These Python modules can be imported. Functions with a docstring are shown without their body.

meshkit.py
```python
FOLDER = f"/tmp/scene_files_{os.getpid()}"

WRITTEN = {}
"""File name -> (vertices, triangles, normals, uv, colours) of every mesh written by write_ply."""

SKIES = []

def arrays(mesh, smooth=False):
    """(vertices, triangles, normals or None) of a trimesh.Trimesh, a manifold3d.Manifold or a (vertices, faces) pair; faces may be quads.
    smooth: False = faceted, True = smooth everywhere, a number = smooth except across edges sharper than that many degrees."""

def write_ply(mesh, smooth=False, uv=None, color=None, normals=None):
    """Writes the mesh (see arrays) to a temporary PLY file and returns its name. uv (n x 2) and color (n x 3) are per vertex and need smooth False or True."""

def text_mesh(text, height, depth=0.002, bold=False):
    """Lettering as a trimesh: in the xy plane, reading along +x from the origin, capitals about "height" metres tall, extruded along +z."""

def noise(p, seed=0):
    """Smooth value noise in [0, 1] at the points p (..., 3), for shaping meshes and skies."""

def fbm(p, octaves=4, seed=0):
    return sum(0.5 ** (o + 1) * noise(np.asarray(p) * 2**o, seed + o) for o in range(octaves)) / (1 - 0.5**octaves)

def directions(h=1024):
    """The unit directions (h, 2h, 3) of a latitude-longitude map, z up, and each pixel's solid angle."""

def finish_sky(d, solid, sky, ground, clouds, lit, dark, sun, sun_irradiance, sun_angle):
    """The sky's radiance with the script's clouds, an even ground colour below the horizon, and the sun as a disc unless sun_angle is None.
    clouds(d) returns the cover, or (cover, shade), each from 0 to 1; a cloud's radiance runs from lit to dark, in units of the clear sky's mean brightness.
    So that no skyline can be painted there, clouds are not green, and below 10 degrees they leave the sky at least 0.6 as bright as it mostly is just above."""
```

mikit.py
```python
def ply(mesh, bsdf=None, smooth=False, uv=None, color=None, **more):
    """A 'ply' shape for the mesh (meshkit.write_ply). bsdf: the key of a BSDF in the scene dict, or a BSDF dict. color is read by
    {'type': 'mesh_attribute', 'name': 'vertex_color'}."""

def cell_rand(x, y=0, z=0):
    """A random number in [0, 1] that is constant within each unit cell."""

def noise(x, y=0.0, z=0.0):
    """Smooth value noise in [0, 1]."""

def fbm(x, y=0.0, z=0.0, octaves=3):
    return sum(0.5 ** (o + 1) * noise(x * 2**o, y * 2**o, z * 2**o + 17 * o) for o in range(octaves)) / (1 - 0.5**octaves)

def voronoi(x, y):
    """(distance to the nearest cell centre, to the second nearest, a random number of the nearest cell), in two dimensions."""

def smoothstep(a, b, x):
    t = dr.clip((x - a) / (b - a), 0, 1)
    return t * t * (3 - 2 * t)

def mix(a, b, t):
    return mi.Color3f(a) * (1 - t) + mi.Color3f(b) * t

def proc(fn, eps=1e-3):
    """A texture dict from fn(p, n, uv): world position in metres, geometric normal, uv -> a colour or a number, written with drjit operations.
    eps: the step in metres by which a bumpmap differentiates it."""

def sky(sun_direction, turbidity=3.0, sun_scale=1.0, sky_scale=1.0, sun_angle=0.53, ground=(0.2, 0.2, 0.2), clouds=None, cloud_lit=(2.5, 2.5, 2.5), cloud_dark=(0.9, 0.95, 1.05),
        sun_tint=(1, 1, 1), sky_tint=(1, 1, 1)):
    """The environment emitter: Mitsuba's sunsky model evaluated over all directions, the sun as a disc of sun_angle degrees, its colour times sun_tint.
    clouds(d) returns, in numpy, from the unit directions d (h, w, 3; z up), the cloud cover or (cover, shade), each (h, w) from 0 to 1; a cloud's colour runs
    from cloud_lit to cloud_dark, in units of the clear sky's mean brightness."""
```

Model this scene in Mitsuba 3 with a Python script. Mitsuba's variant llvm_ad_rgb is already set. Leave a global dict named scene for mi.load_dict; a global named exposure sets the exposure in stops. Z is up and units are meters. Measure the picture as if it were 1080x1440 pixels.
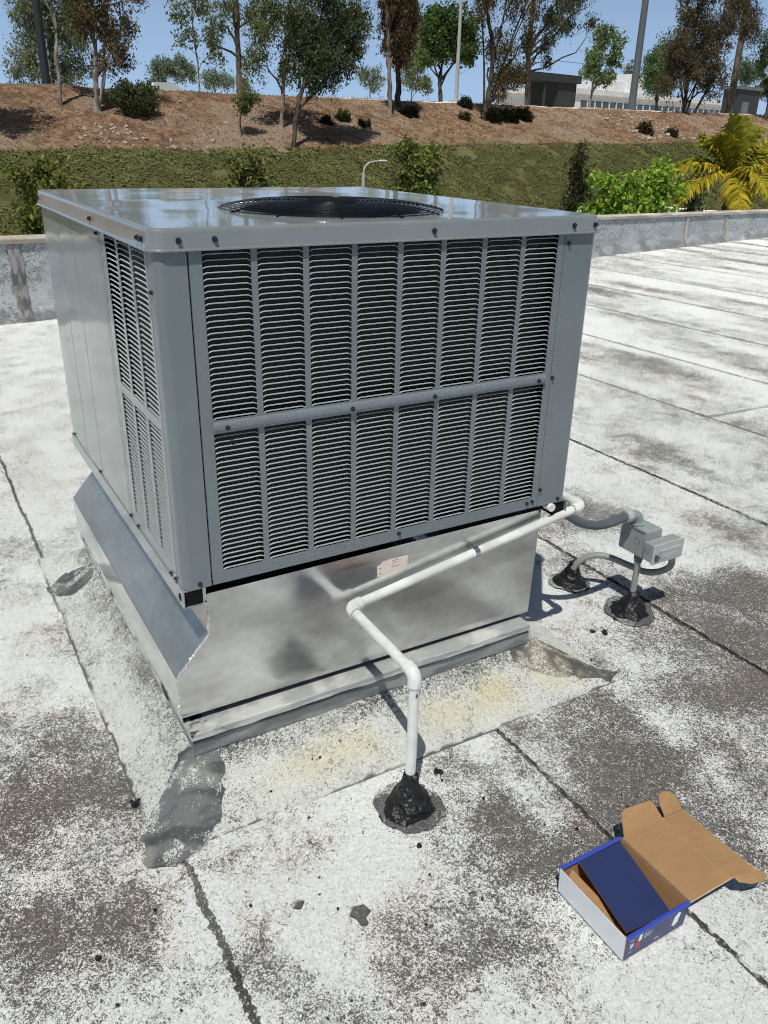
import math, random
import numpy as np, trimesh, shapely, manifold3d, mitsuba as mi, drjit as dr
import shapely.geometry as sg
import mikit, meshkit
from mikit import noise, fbm, smoothstep, mix, proc, voronoi
T4 = mi.ScalarTransform4f

scene, labels = {'type': 'scene'}, {}
rng = np.random.default_rng(7)

# ---------------------------------------------------------------- camera, light, exposure
CAM = np.array([-0.456, -1.702, 1.598])
FWD = np.array([0.46358, 0.78285, -0.41502])
UP = np.array([0.19204, 0.36848, 0.90958])
scene['camera'] = {'type': 'perspective', 'fov': math.degrees(2 * math.atan(540 / 1147.03)), 'fov_axis': 'x', 'near_clip': 0.05, 'far_clip': 3000.0,
                   'to_world': T4().look_at(origin=CAM.tolist(), target=(CAM + FWD).tolist(), up=UP.tolist())}
SUN = np.array([-0.307, -0.366, 0.879])
scene['sky'] = mikit.sky(SUN.tolist(), turbidity=3, sun_tint=(.90, 1.05, 1.25), sky_scale=.52, sky_tint=(1.18, 1.04, .84), cloud_lit=(7.8, 12.6, 20.5),
                         clouds=lambda d: .26 * np.exp(-(np.maximum(d[..., 2], 0) / .22) ** 2))
exposure = 1.22

# ---------------------------------------------------------------- helpers
def numbered(name):
    if name not in scene and not any(k.startswith(name + '__') for k in scene):
        return name
    i = 1
    while True:
        k = f'{name}_{i:03d}'
        if k not in scene and not any(q.startswith(k + '__') for q in scene):
            return k
        i += 1

def obj(name, mesh, m, parent=None, smooth=False, label=None, kind=None, category=None, group=None, **kw):
    key = numbered(f'{parent}__{name}' if parent else name)
    scene[key] = mikit.ply(mesh, m, smooth=smooth, **kw)
    lab(key, label, kind, category, group)
    return key

def lab(key, label=None, kind=None, category=None, group=None):
    d = {}
    if label: d['label'] = label
    if kind: d['kind'] = kind
    if category: d['category'] = category
    if group: d['group'] = group
    if d: labels[key] = d

def thing(name, label, category, group=None):
    key = numbered(name)
    while key in labels:
        base = key.rsplit('_', 1)
        key = f'{base[0]}_{int(base[1]) + 1:03d}' if base[1].isdigit() else key + '_001'
    lab(key, label, None, category, group)
    return key

def cat(ms): return trimesh.util.concatenate(ms)

def box(x0, x1, y0, y1, z0, z1, r=0.0):
    if r <= 0:
        b = trimesh.creation.box((x1 - x0, y1 - y0, z1 - z0)); b.apply_translation(((x0 + x1) / 2, (y0 + y1) / 2, (z0 + z1) / 2)); return b
    pts = []
    for x in (x0, x1):
        for y in (y0, y1):
            for z in (z0, z1):
                sx, sy, sz = (1 if x == x0 else -1), (1 if y == y0 else -1), (1 if z == z0 else -1)
                for (a, b_, c) in ((0, 1, 1), (1, 0, 1), (1, 1, 0), (.3, .3, 1), (.3, 1, .3), (1, .3, .3)):
                    pts.append((x + sx * a * r, y + sy * b_ * r, z + sz * c * r))
    return trimesh.convex.convex_hull(np.array(pts))

def tube(points, radii, sides=12, caps=True):
    p = np.asarray(points, float); n = len(p)
    r = np.broadcast_to(np.asarray(radii, float), (n,))
    t = np.gradient(p, axis=0); t /= np.linalg.norm(t, axis=1, keepdims=True) + 1e-12
    a = np.zeros_like(p); ref = np.array([0, 0, 1.0]) if abs(t[0, 2]) < .9 else np.array([1.0, 0, 0])
    prev = np.cross(t[0], ref); prev /= np.linalg.norm(prev)
    for i in range(n):
        q = prev - t[i] * (prev @ t[i]); q /= np.linalg.norm(q) + 1e-12; a[i] = q; prev = q
    b = np.cross(t, a); ang = np.arange(sides) * 2 * np.pi / sides
    v = p[:, None] + r[:, None, None] * (np.cos(ang)[None, :, None] * a[:, None] + np.sin(ang)[None, :, None] * b[:, None])
    i, j = np.meshgrid(np.arange(n - 1), np.arange(sides), indexing='ij'); j2 = (j + 1) % sides
    q = np.stack([i * sides + j, i * sides + j2, (i + 1) * sides + j2, (i + 1) * sides + j], -1).reshape(-1, 4)
    f = np.vstack([q[:, [0, 1, 2]], q[:, [0, 2, 3]]]); v = v.reshape(-1, 3)
    if caps:
        k = len(v); v = np.vstack([v, p[0], p[-1]])
        jj = np.arange(sides); f = np.vstack([f, np.c_[jj * 0 + k, (jj + 1) % sides, jj], np.c_[jj * 0 + k + 1, (n - 1) * sides + jj, (n - 1) * sides + (jj + 1) % sides]])
    return trimesh.Trimesh(v, f, process=False)

def curve(pts, n=24):
    """Catmull-Rom through the points."""
    p = np.asarray(pts, float); p = np.vstack([2 * p[0] - p[1], p, 2 * p[-1] - p[-2]]); out = []
    m = len(p) - 3
    for i in range(m):
        for t in np.linspace(0, 1, max(2, n // m), endpoint=(i == m - 1)):
            a, b, c, d = p[i:i + 4]
            out.append(0.5 * (2 * b + (c - a) * t + (2 * a - 5 * b + 4 * c - d) * t * t + (3 * b - a - 3 * c + d) * t ** 3))
    return np.array(out)

def revolve(prof, n=32):
    return trimesh.creation.revolve(np.asarray(prof, float), sections=n)

def grid(xs, ys, fz):
    X, Y = np.meshgrid(xs, ys, indexing='ij'); Z = fz(X, Y)
    v = np.stack([X, Y, Z], -1).reshape(-1, 3); nx, ny = len(xs), len(ys)
    i, j = np.meshgrid(np.arange(nx - 1), np.arange(ny - 1), indexing='ij')
    q = np.stack([i * ny + j, (i + 1) * ny + j, (i + 1) * ny + j + 1, i * ny + j + 1], -1).reshape(-1, 4)
    return v, np.vstack([q[:, [0, 1, 2]], q[:, [0, 2, 3]]])

def plate(poly, thick, frm):
    """shapely polygon in (a, b) -> plate of given thickness; frm(a, b, c) maps to xyz; c from 0 to thick."""
    parts = [trimesh.creation.extrude_polygon(g, thick, engine='earcut') for g in getattr(poly, 'geoms', [poly])]
    m = cat(parts); v = m.vertices; m2 = trimesh.Trimesh(frm(v[:, 0], v[:, 1], v[:, 2]), m.faces, process=False)
    if m2.volume < 0: m2.invert()
    return m2

def refined(poly, edge):
    v, f = trimesh.creation.triangulate_polygon(poly, engine='earcut')
    v = np.c_[v, np.zeros(len(v))]
    return trimesh.remesh.subdivide_to_size(v, f, edge, max_iter=12)

def fb(p, o=4, seed=0): return meshkit.fbm(p, o, seed)

# ---------------------------------------------------------------- materials
def two(d): return {'type': 'twosided', 'bsdf': d}
def rgb(*c): return {'type': 'rgb', 'value': list(c)}

def gauss(x, y, cx, cy, sx, sy): return dr.exp(-dr.square((x - cx) / sx) - dr.square((y - cy) / sy))

SEAMS = [-1.19, -0.15, 0.842, 1.812, 2.83, 3.93, 5.02, 6.17, 7.30, 8.55, 9.93, 11.2, 12.4, 13.6, 14.8]
def seam_shear(x0): return -0.011 * min(max(x0 - 2, 0), 7)
def seam_x(x0, y):
    q = min(max((-y - .15) / .10, 0), 1) if x0 == -0.15 else 0
    return x0 + seam_shear(x0) * (y - 2) + .033 * q * q * (3 - 2 * q)

DARK = [(.571, -.531, .11, .08), (.647, -.265, .05, .05), (1.165, -.317, .16, .08), (1.097, -.528, .16, .12), (1.637, -.325, .22, .2), (.431, -.795, .10, .13),
        (-.386, .135, .14, .10), (-.51, -.27, .13, .12), (-.085, .947, .04, .25), (1.95, .0, .12, .22), (2.206, .80, .12, .22), (3.03, 1.175, .2, .3),
        (2.255, .0, .14, .22), (.33, -.62, .09, .10), (.206, -.8, .12, .08), (-.109, -.02, .06, .08), (-.275, -.33, .06, .1), (-.05, -.58, .05, .1), (-.02, -.27, .08, .03),
        (1.0, -.75, .22, .2), (.62, -.6, .1, .2), (1.45, -.75, .3, .2), (2.05, -.5, .15, .2), (2.62, .457, .08, .2), (-.33, .35, .1, .2)]
LIGHT = [(.173, -.482, .09, .06), (.27, -.255, .09, .05), (.235, 3.92, 1.2, 1.6), (-.164, 2.274, .7, .7), (-.119, -.427, .05, .07), (.693, -1.0, .12, .07), (.64, -.36, .03, .05),
         (.3, -.42, .06, .06), (.74, -.45, .05, .2), (1.52, .18, .20, .26), (1.45, .45, .15, .2), (2.35, 1.5, .4, .4), (2.1, .42, .12, .2), (2.5, 1.9, .5, .5), (.95, -.95, .12, .12), (1.3, -.45, .05, .2), (.05, -.62, .05, .08), (-.45, .9, .25, .3)]

def granules(p, cov, white, dark, tint=None):
    wx, wy, wz = noise(p.x * 210, p.y * 210, p.z * 210) * 1.3, noise(p.x * 210 + 31, p.y * 210, p.z * 210) * 1.3, noise(p.x * 190, p.y * 190, p.z * 190 + 17) * 1.3
    r1 = mikit.cell_rand(p.x * 430 + wx, p.y * 430 + wy, p.z * 430 + wz)
    r2 = mikit.cell_rand(p.x * 235 + wy + 50, p.y * 235 + wx, p.z * 235 + wz)
    g = .46 * r1 + .36 * r2 + .18 * smoothstep(.2, .8, noise(p.x * 120 + 9, p.y * 120, p.z * 120))
    c = dr.clip(cov, 0.03, .97)
    thr = .5 + (.5 - c) * .86
    m = smoothstep(thr - .15, thr + .15, g)
    w = mi.Color3f(white) * (0.84 + 0.30 * mikit.cell_rand(p.x * 240 + wx, p.y * 240 + wy, p.z * 240 + 3))
    if tint is not None: w = w * tint
    return mix(mi.Color3f(dark) * (0.62 + 0.76 * r2), w, m * 0.95)

def roof_col(p, n, uv):
    x, y = p.x, p.y
    far = smoothstep(2.2, 5.0, x) 
    farl = smoothstep(1.2, 3.0, y) * (1 - smoothstep(0.6, 1.2, x))
    a = fbm(x * 2.2 + 3, y * 2.2 + 1, 0, 3); b = fbm(x * 9 + 1, y * 9 + 4, 0, 3); c = fbm(x * 34, y * 34, 3, 2)
    st = fbm(x * 3.2, y * 0.7 + 8, 5, 4)
    cov = 0.61 + 0.62 * (a - 0.5) + 0.50 * (b - 0.5) + 0.28 * (c - 0.5)
    for (cx, cy, sx, sy) in DARK: cov -= 0.27 * gauss(x, y, cx, cy, sx * 1.25, sy * 1.25)
    for (cx, cy, sx, sy) in LIGHT: cov += 0.22 * gauss(x, y, cx, cy, sx * 1.2, sy * 1.2)
    covf = 0.64 + 1.0 * (st - 0.5) + 0.4 * (b - 0.5) + 0.25 * (c - .5)
    cov = cov * (1 - far) + covf * far
    cov = cov + farl * (0.70 + 0.5 * (b - .5) - cov)
    cov = dr.clip(.5 + (cov - .5) * 1.1, .16, .88)
    # bitumen that bled out along the laps
    line = mi.Float(0)
    wig = (fbm(y * 7, x * 0.5, 2, 3) - 0.5) * 0.012 + (noise(x * 70, y * 70) - .5) * 0.008
    for s in SEAMS:
        wd = 0.0065 + .003 * smoothstep(.1, .4, -y) if s < 0 else (0.0048 if s < 1.5 else 0.0055 + 0.0006 * max(s, 0))
        sh = 0.033 * smoothstep(.15, .25, -y) if s == -0.15 else 0.0
        d = dr.abs(x - (s + seam_shear(s) * (y - 2)) - sh + 0.004 + wig)
        strength = .92 if s < 3 else 0.62
        brk = smoothstep(0.25, 0.5, fbm(y * 3.1 + s * 5, s, 7, 2)) * (.12 if s < 3 else .3) + (.88 if s < 3 else .7)
        rag = wd * (.55 + .9 * noise(x * 140 + s, y * 140))
        line = dr.maximum(line, (1 - smoothstep(rag * 0.8, rag * 1.12, d)) * strength * brk)
    col = granules(p, cov, (.76, .77, .76), (.134, .123, .115))
    brown = smoothstep(.48, .66, fbm(x * 5 + 11, y * 5, 3, 3))
    col = col * mix((1, 1, 1), (1.03, .985, .95), brown * (1 - smoothstep(.5, .9, cov)))
    # end lap on the far sheet, running across
    e = dr.abs(y - (1.61 - 0.03 * (x - 4))) + (noise(x * 9, 3) - .5) * 0.02
    line = dr.maximum(line, (1 - smoothstep(.006, .02, e)) * .6 * smoothstep(3.9, 3.95, x) * (1 - smoothstep(5.0, 5.05, x)))
    return mix(col, mi.Color3f(.026, .025, .025) * (0.5 + 1.2 * mikit.cell_rand(x * 330, y * 330)), line * (1.0 - .5 * smoothstep(.72, .8, noise(x * 260, y * 260))) )
scene['roof_mat'] = {'type': 'bumpmap', 'arbitrary': {**proc(lambda p, n, uv: noise(p.x * 230, p.y * 230) * 0.6 + noise(p.x * 90, p.y * 90), eps=2e-3)}, 'scale': 0.0006,
                     'bsdf': two({'type': 'principled', 'base_color': proc(roof_col), 'roughness': 0.85, 'specular': 0.3})}

def cant_col(p, n, uv):
    x, y, z = p.x, p.y, p.z
    b = fbm(x * 7, y * 7, z * 7, 3); c = fbm(x * 28, y * 28, z * 28, 2)
    cov = 0.76 - smoothstep(.045, .11, z) * 0.30 + .5 * (b - .5) + .35 * (c - .5)
    tan = smoothstep(.005, .05, z) * (1 - smoothstep(.05, .10, z)) * smoothstep(.35, .6, fbm(x * 5 + 3, y * 5, 1, 2)) * smoothstep(.0, .12, x)
    col = granules(p, cov, (.64, .645, .615), (.115, .112, .106), mix((1, 1, 1), (1.0, .945, .80), tan))
    rust = gauss(x, y, .93, -.10, .09, .045)
    col = col * mix((1, 1, 1), (.92, .82, .62), rust * .6)
    edge = (1 - smoothstep(.0045, .010, z + (noise(x * 60, y * 60) - .5) * .006))
    return mix(col, (.05, .048, .045), edge * .85 * smoothstep(.3, .55, fbm(x * 6, y * 6, 2, 2) + .12))
scene['cant_mat'] = {'type': 'bumpmap', 'arbitrary': {**proc(lambda p, n, uv: noise(p.x * 230, p.y * 230, p.z * 230) + noise(p.x * 90, p.y * 90, p.z * 90), eps=2e-3)}, 'scale': 0.0006,
                     'bsdf': two({'type': 'principled', 'base_color': proc(cant_col), 'roughness': 0.85, 'specular': 0.3})}

def sealant_col(p, n, uv):
    x, y = p.x, p.y
    s = fbm(x * 11 + y * 30, y * 14 - x * 8, 1, 4); d = fbm(x * 45, y * 45, 2, 3)
    c = mix((.075, .078, .081), (.155, .16, .163), smoothstep(.35, .65, s))
    c = mix(c, (.36, .36, .33), smoothstep(.58, .75, fbm(x * 9 + 4, y * 9, 4, 3)) * .5)
    g = granules(p, .02 + .42 * smoothstep(.5, .72, fbm(x * 20 + 3, y * 20, 6, 4)), (.55, .55, .53), (0, 0, 0))
    return c + g
scene['sealant_mat'] = {'type': 'bumpmap', 'arbitrary': {**proc(lambda p, n, uv: fbm(p.x * 40, p.y * 40, 0, 3), eps=2e-3)}, 'scale': 0.002,
                        'bsdf': two({'type': 'principled', 'base_color': proc(sealant_col), 'roughness': 0.7, 'specular': 0.35})}
def brown_sealant_col(p, n, uv):
    d = fbm(p.x * 18, p.y * 18, 2, 4)
    return mix((.09, .088, .08), (.24, .22, .18), smoothstep(.35, .68, d)) * (.8 + .4 * noise(p.x * 300, p.y * 300)) + granules(p, .05 + .4 * smoothstep(.45, .7, d), (.45, .44, .40), (0, 0, 0))
scene['brown_sealant_mat'] = two({'type': 'principled', 'base_color': proc(brown_sealant_col), 'roughness': 0.75, 'specular': 0.3})

def lip_col(p, n, uv):
    s = fbm(p.x * 14, p.y * 14, p.z * 60, 4)
    c = mix((.36, .365, .36), (.56, .56, .53), smoothstep(.38, .62, s))
    return mix(c, (.03, .03, .03), smoothstep(.57, .66, fbm(p.x * 24 + 5, p.y * 30, p.z * 30, 3)) * (1 - smoothstep(.0, .12, p.x)))
scene['lip_mat'] = two({'type': 'principled', 'base_color': proc(lip_col), 'roughness': 0.6, 'specular': 0.4})
def curb_wall_col(p, n, uv):
    s = fbm(p.x * 9, p.y * 9, p.z * 20, 4)
    return mix((.15, .16, .165), (.29, .30, .30), smoothstep(.35, .65, s)) * (.9 + .2 * noise(p.x * 120, p.y * 120, p.z * 120))
scene['curb_wall_mat'] = two({'type': 'principled', 'base_color': proc(curb_wall_col), 'roughness': 0.6, 'specular': 0.35})

# painted sheet metal
def paint(base, rough, spec=.5, wav=0.0, dirt=.1, coat=0.0):
    def col(p, n, uv):
        s = fbm(p.x * 6 + 2, p.y * 6, p.z * 6, 4); r = fbm(p.x * 30, p.y * 30, p.z * 4, 3)
        return mi.Color3f(base) * (1 - dirt + 2 * dirt * s) * (1 - .25 * dirt + .5 * dirt * r)
    d = two({'type': 'principled', 'base_color': proc(col), 'roughness': proc(lambda p, n, uv: rough * (.8 + .5 * fbm(p.x * 9, p.y * 9, p.z * 9, 3))), 'specular': spec, 'clearcoat': coat, 'clearcoat_gloss': .92})
    if wav:
        d = {'type': 'bumpmap', 'arbitrary': {**proc(lambda p, n, uv: fbm(p.x * 3.2 + p.z, p.y * 3.2 - p.z, p.z * 2.2, 2), eps=6e-3)}, 'scale': wav, 'bsdf': d}
    return d
PG = (.182, .212, .232)
scene['paint_mat'] = paint(PG, .30, .5, 0, .10, .3)
scene['side_paint_mat'] = paint((.235, .26, .262), .09, .55, .007, .10, .6)
scene['lid_paint_mat'] = paint((.215, .235, .24), .05, .7, .004, .12, 1.0)
scene['louver_mat'] = paint((.37, .41, .41), .32, .5, 0, .05)
scene['dark_mat'] = two({'type': 'principled', 'base_color': rgb(.006, .0065, .007), 'roughness': .8, 'specular': .2})
scene['coil_mat'] = two({'type': 'principled', 'base_color': proc(lambda p, n, uv: mi.Color3f(.018, .027, .025) * (.6 + .8 * noise(p.x * 700 + p.y * 700, p.z * 60))), 'roughness': .5, 'specular': .2})
scene['black_gloss_mat'] = two({'type': 'principled', 'base_color': rgb(.005, .006, .008), 'roughness': .17, 'specular': .6})
scene['screw_mat'] = two({'type': 'principled', 'base_color': rgb(.05, .05, .052), 'roughness': .35, 'metallic': .6})
scene['fan_mat'] = two({'type': 'principled', 'base_color': rgb(.007, .008, .010), 'roughness': .5, 'specular': .2})

# galvanised steel
def galv_col(p, n, uv):
    s = fbm(p.x * 5, p.y * 5, p.z * 9, 4); v = noise(p.x * 60, p.y * 60, p.z * 60)
    c = mix((.60, .61, .605), (.72, .73, .725), smoothstep(.3, .7, s)) * (.93 + .14 * v)
    smear = smoothstep(.54, .68, fbm(p.x * 4.5 + 7, p.y * 4, p.z * 12 + 2, 4))
    return mix(c, (.38, .375, .36), smear * .25)
def galv_rough(p, n, uv):
    return .11 + .07 * smoothstep(.35, .7, fbm(p.x * 6 + 2, p.y * 6, p.z * 14, 4)) + .05 * noise(p.x * 40, p.y * 40, p.z * 200)
scene['galvanised_mat'] = {'type': 'bumpmap', 'arbitrary': {**proc(lambda p, n, uv: fbm(p.x * 4 + 1, p.y * 4, p.z * 5, 2) + .05 * noise(p.x * 30, p.y * 30, p.z * 30), eps=5e-3)}, 'scale': .0012,
                           'bsdf': two({'type': 'principled', 'base_color': proc(galv_col), 'roughness': proc(galv_rough), 'metallic': .86})}
scene['dimmed_galvanised_mat'] = two({'type': 'principled', 'base_color': proc(lambda p, n, uv: galv_col(p, n, uv) * mi.Color3f(.80, .76, .70)), 'roughness': proc(lambda p, n, uv: galv_rough(p, n, uv) + .10), 'metallic': .8})  # same galvanised steel, base colour darkened to subdue its blue sky reflection
scene['zinc_mat'] = two({'type': 'principled', 'base_color': rgb(.62, .62, .61), 'roughness': .3, 'metallic': 1.0})
scene['ragged_edge_mat'] = two({'type': 'principled', 'base_color': rgb(.78, .78, .76), 'roughness': .35, 'metallic': .7})

def pvc_col(p, n, uv):
    s = fbm(p.x * 12, p.y * 12, p.z * 12, 3)
    return mix((.66, .66, .63), (.80, .80, .78), smoothstep(.3, .6, s)) * (.95 + .1 * noise(p.x * 90, p.y * 90, p.z * 90))
scene['pvc_mat'] = two({'type': 'principled', 'base_color': proc(pvc_col), 'roughness': .35, 'specular': .45})
scene['pvc_seam_mat'] = two({'type': 'principled', 'base_color': rgb(.25, .25, .25), 'roughness': .6})
scene['tar_mat'] = {'type': 'bumpmap', 'arbitrary': {**proc(lambda p, n, uv: fbm(p.x * 70, p.y * 70, p.z * 90, 3), eps=2e-3)}, 'scale': .012,
                    'bsdf': two({'type': 'principled', 'base_color': proc(lambda p, n, uv: mi.Color3f(.011, .011, .012) * (.5 + 1.1 * noise(p.x * 90, p.y * 90, p.z * 90))), 'roughness': .42, 'specular': .45})}
scene['flange_mat'] = two({'type': 'principled', 'base_color': proc(lambda p, n, uv: granules(p, .06 + .55 * smoothstep(.45, .75, fbm(p.x * 16, p.y * 16, 1, 4)), (.55, .55, .54), (.105, .105, .106))), 'roughness': .75})
scene['conduit_mat'] = two({'type': 'principled', 'base_color': proc(lambda p, n, uv: mi.Color3f(.105, .115, .128) * (.85 + .3 * fbm(p.x * 20, p.y * 20, p.z * 20, 3))), 'roughness': .42, 'specular': .45})
scene['light_conduit_mat'] = two({'type': 'principled', 'base_color': proc(lambda p, n, uv: mi.Color3f(.27, .275, .27) * (.8 + .4 * fbm(p.x * 25, p.y * 25, p.z * 25, 3))), 'roughness': .5})
scene['box_metal_mat'] = two({'type': 'principled', 'base_color': proc(lambda p, n, uv: mi.Color3f(.30, .325, .325) * (.85 + .3 * fbm(p.x * 30, p.y * 30, p.z * 30, 3))), 'roughness': .4, 'specular': .5})
scene['box_cover_mat'] = two({'type': 'principled', 'base_color': proc(lambda p, n, uv: mi.Color3f(.44, .47, .47) * (.9 + .2 * fbm(p.x * 30, p.y * 30, p.z * 30, 3))), 'roughness': .35, 'specular': .5})
scene['box_dark_mat'] = two({'type': 'principled', 'base_color': rgb(.10, .105, .11), 'roughness': .45})
def kraft_col(p, n, uv):
    f = noise(p.x * 40 + p.y * 10, p.y * 260, p.z * 120); s = fbm(p.x * 16, p.y * 16, p.z * 16, 3)
    return mi.Color3f(.40, .235, .115) * (.86 + .16 * f + .16 * s)
scene['kraft_mat'] = two({'type': 'principled', 'base_color': proc(kraft_col), 'roughness': .8, 'specular': .25})
scene['kraft_edge_mat'] = two({'type': 'principled', 'base_color': rgb(.62, .47, .30), 'roughness': .85})
scene['blue_mat'] = two({'type': 'principled', 'base_color': proc(lambda p, n, uv: mi.Color3f(.030, .042, .130) * (.9 + .2 * fbm(p.x * 30, p.y * 30, p.z * 30, 3))), 'roughness': .4, 'specular': .5})
scene['bright_blue_mat'] = two({'type': 'principled', 'base_color': proc(lambda p, n, uv: mi.Color3f(.050, .085, .46) * (.9 + .2 * fbm(p.x * 30, p.y * 30, p.z * 30, 3))), 'roughness': .35, 'specular': .5})
scene['white_card_mat'] = two({'type': 'principled', 'base_color': rgb(.72, .73, .77), 'roughness': .45, 'specular': .4})
scene['ink_white_mat'] = two({'type': 'principled', 'base_color': rgb(.75, .77, .8), 'roughness': .5})
scene['ink_red_mat'] = two({'type': 'principled', 'base_color': rgb(.35, .05, .06), 'roughness': .5})
scene['ink_mat'] = two({'type': 'principled', 'base_color': rgb(.16, .13, .12), 'roughness': .6})
scene['sticker_mat'] = two({'type': 'principled', 'base_color': proc(lambda p, n, uv: mi.Color3f(.80, .68, .61) * (.92 + .16 * fbm(p.x * 40, p.y * 40, p.z * 40, 3))), 'roughness': .5, 'specular': .3})

def parapet_col(p, n, uv):
    x, y, z = p.x, p.y, p.z
    b = fbm(x * 3, y * 3, z * 5, 3); c = fbm(x * 22, y * 22, z * 22, 3)
    cov = .62 + .7 * (b - .5) + .7 * (c - .5)
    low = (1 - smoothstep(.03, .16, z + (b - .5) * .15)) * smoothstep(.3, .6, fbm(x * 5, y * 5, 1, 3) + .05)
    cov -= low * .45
    return granules(p * 0.5, cov, (.50, .535, .55), (.21, .215, .22))
scene['parapet_mat'] = two({'type': 'principled', 'base_color': proc(parapet_col), 'roughness': .8, 'specular': .25})
scene['coping_mat'] = two({'type': 'principled', 'base_color': proc(lambda p, n, uv: mix((.30, .265, .22), (.52, .47, .41), smoothstep(.3, .7, fbm(p.x * 4, p.y * 4, p.z * 20, 4)))), 'roughness': .8})
scene['joint_dark_mat'] = two({'type': 'principled', 'base_color': proc(lambda p, n, uv: mix((.12, .115, .11), (.32, .31, .30), smoothstep(.35, .65, fbm(p.x * 30, p.y * 30, p.z * 8, 3)))), 'roughness': .8})
scene['joint_tan_mat'] = two({'type': 'principled', 'base_color': proc(lambda p, n, uv: mix((.26, .23, .19), (.52, .47, .40), smoothstep(.35, .65, fbm(p.x * 20, p.y * 20, p.z * 6, 3)))), 'roughness': .8})
scene['building_wall_mat'] = two({'type': 'principled', 'base_color': rgb(.45, .44, .42), 'roughness': .8})

def soil_col(p, n, uv):
    x, y, z = p.x, p.y, p.z
    a = fbm(x * .35, y * .35, z * .5, 4); b = fbm(x * 3, y * 3, z * 3, 4); c = noise(x * 14, y * 14, z * 14)
    col = mix((.135, .082, .052), (.27, .172, .112), smoothstep(.3, .7, b))
    col = mix(col, (.29, .225, .165), smoothstep(.45, .65, a) * .6)
    return col * (.75 + .5 * c)
scene['soil_mat'] = two({'type': 'principled', 'base_color': proc(soil_col), 'roughness': .95, 'specular': .15})
def verge_col(p, n, uv):
    b = fbm(p.x * .8, p.y * .8, 2, 4)
    base = mix((.40, .34, .27), (.66, .60, .52), smoothstep(.35, .65, b))
    base = mix((.13, .115, .065), base, smoothstep(22, 34, p.x + 3 * (b - .5)))
    return base * (.85 + .3 * noise(p.x * 12, p.y * 12))
scene['verge_mat'] = two({'type': 'principled', 'base_color': proc(verge_col), 'roughness': .95, 'specular': .15})
def ivy_ground_col(p, n, uv):
    b = fbm(p.x * 1.2, p.y * 1.2, p.z * 1.2, 4)
    return mix((.08, .078, .03), (.15, .145, .062), smoothstep(.3, .7, b))
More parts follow.
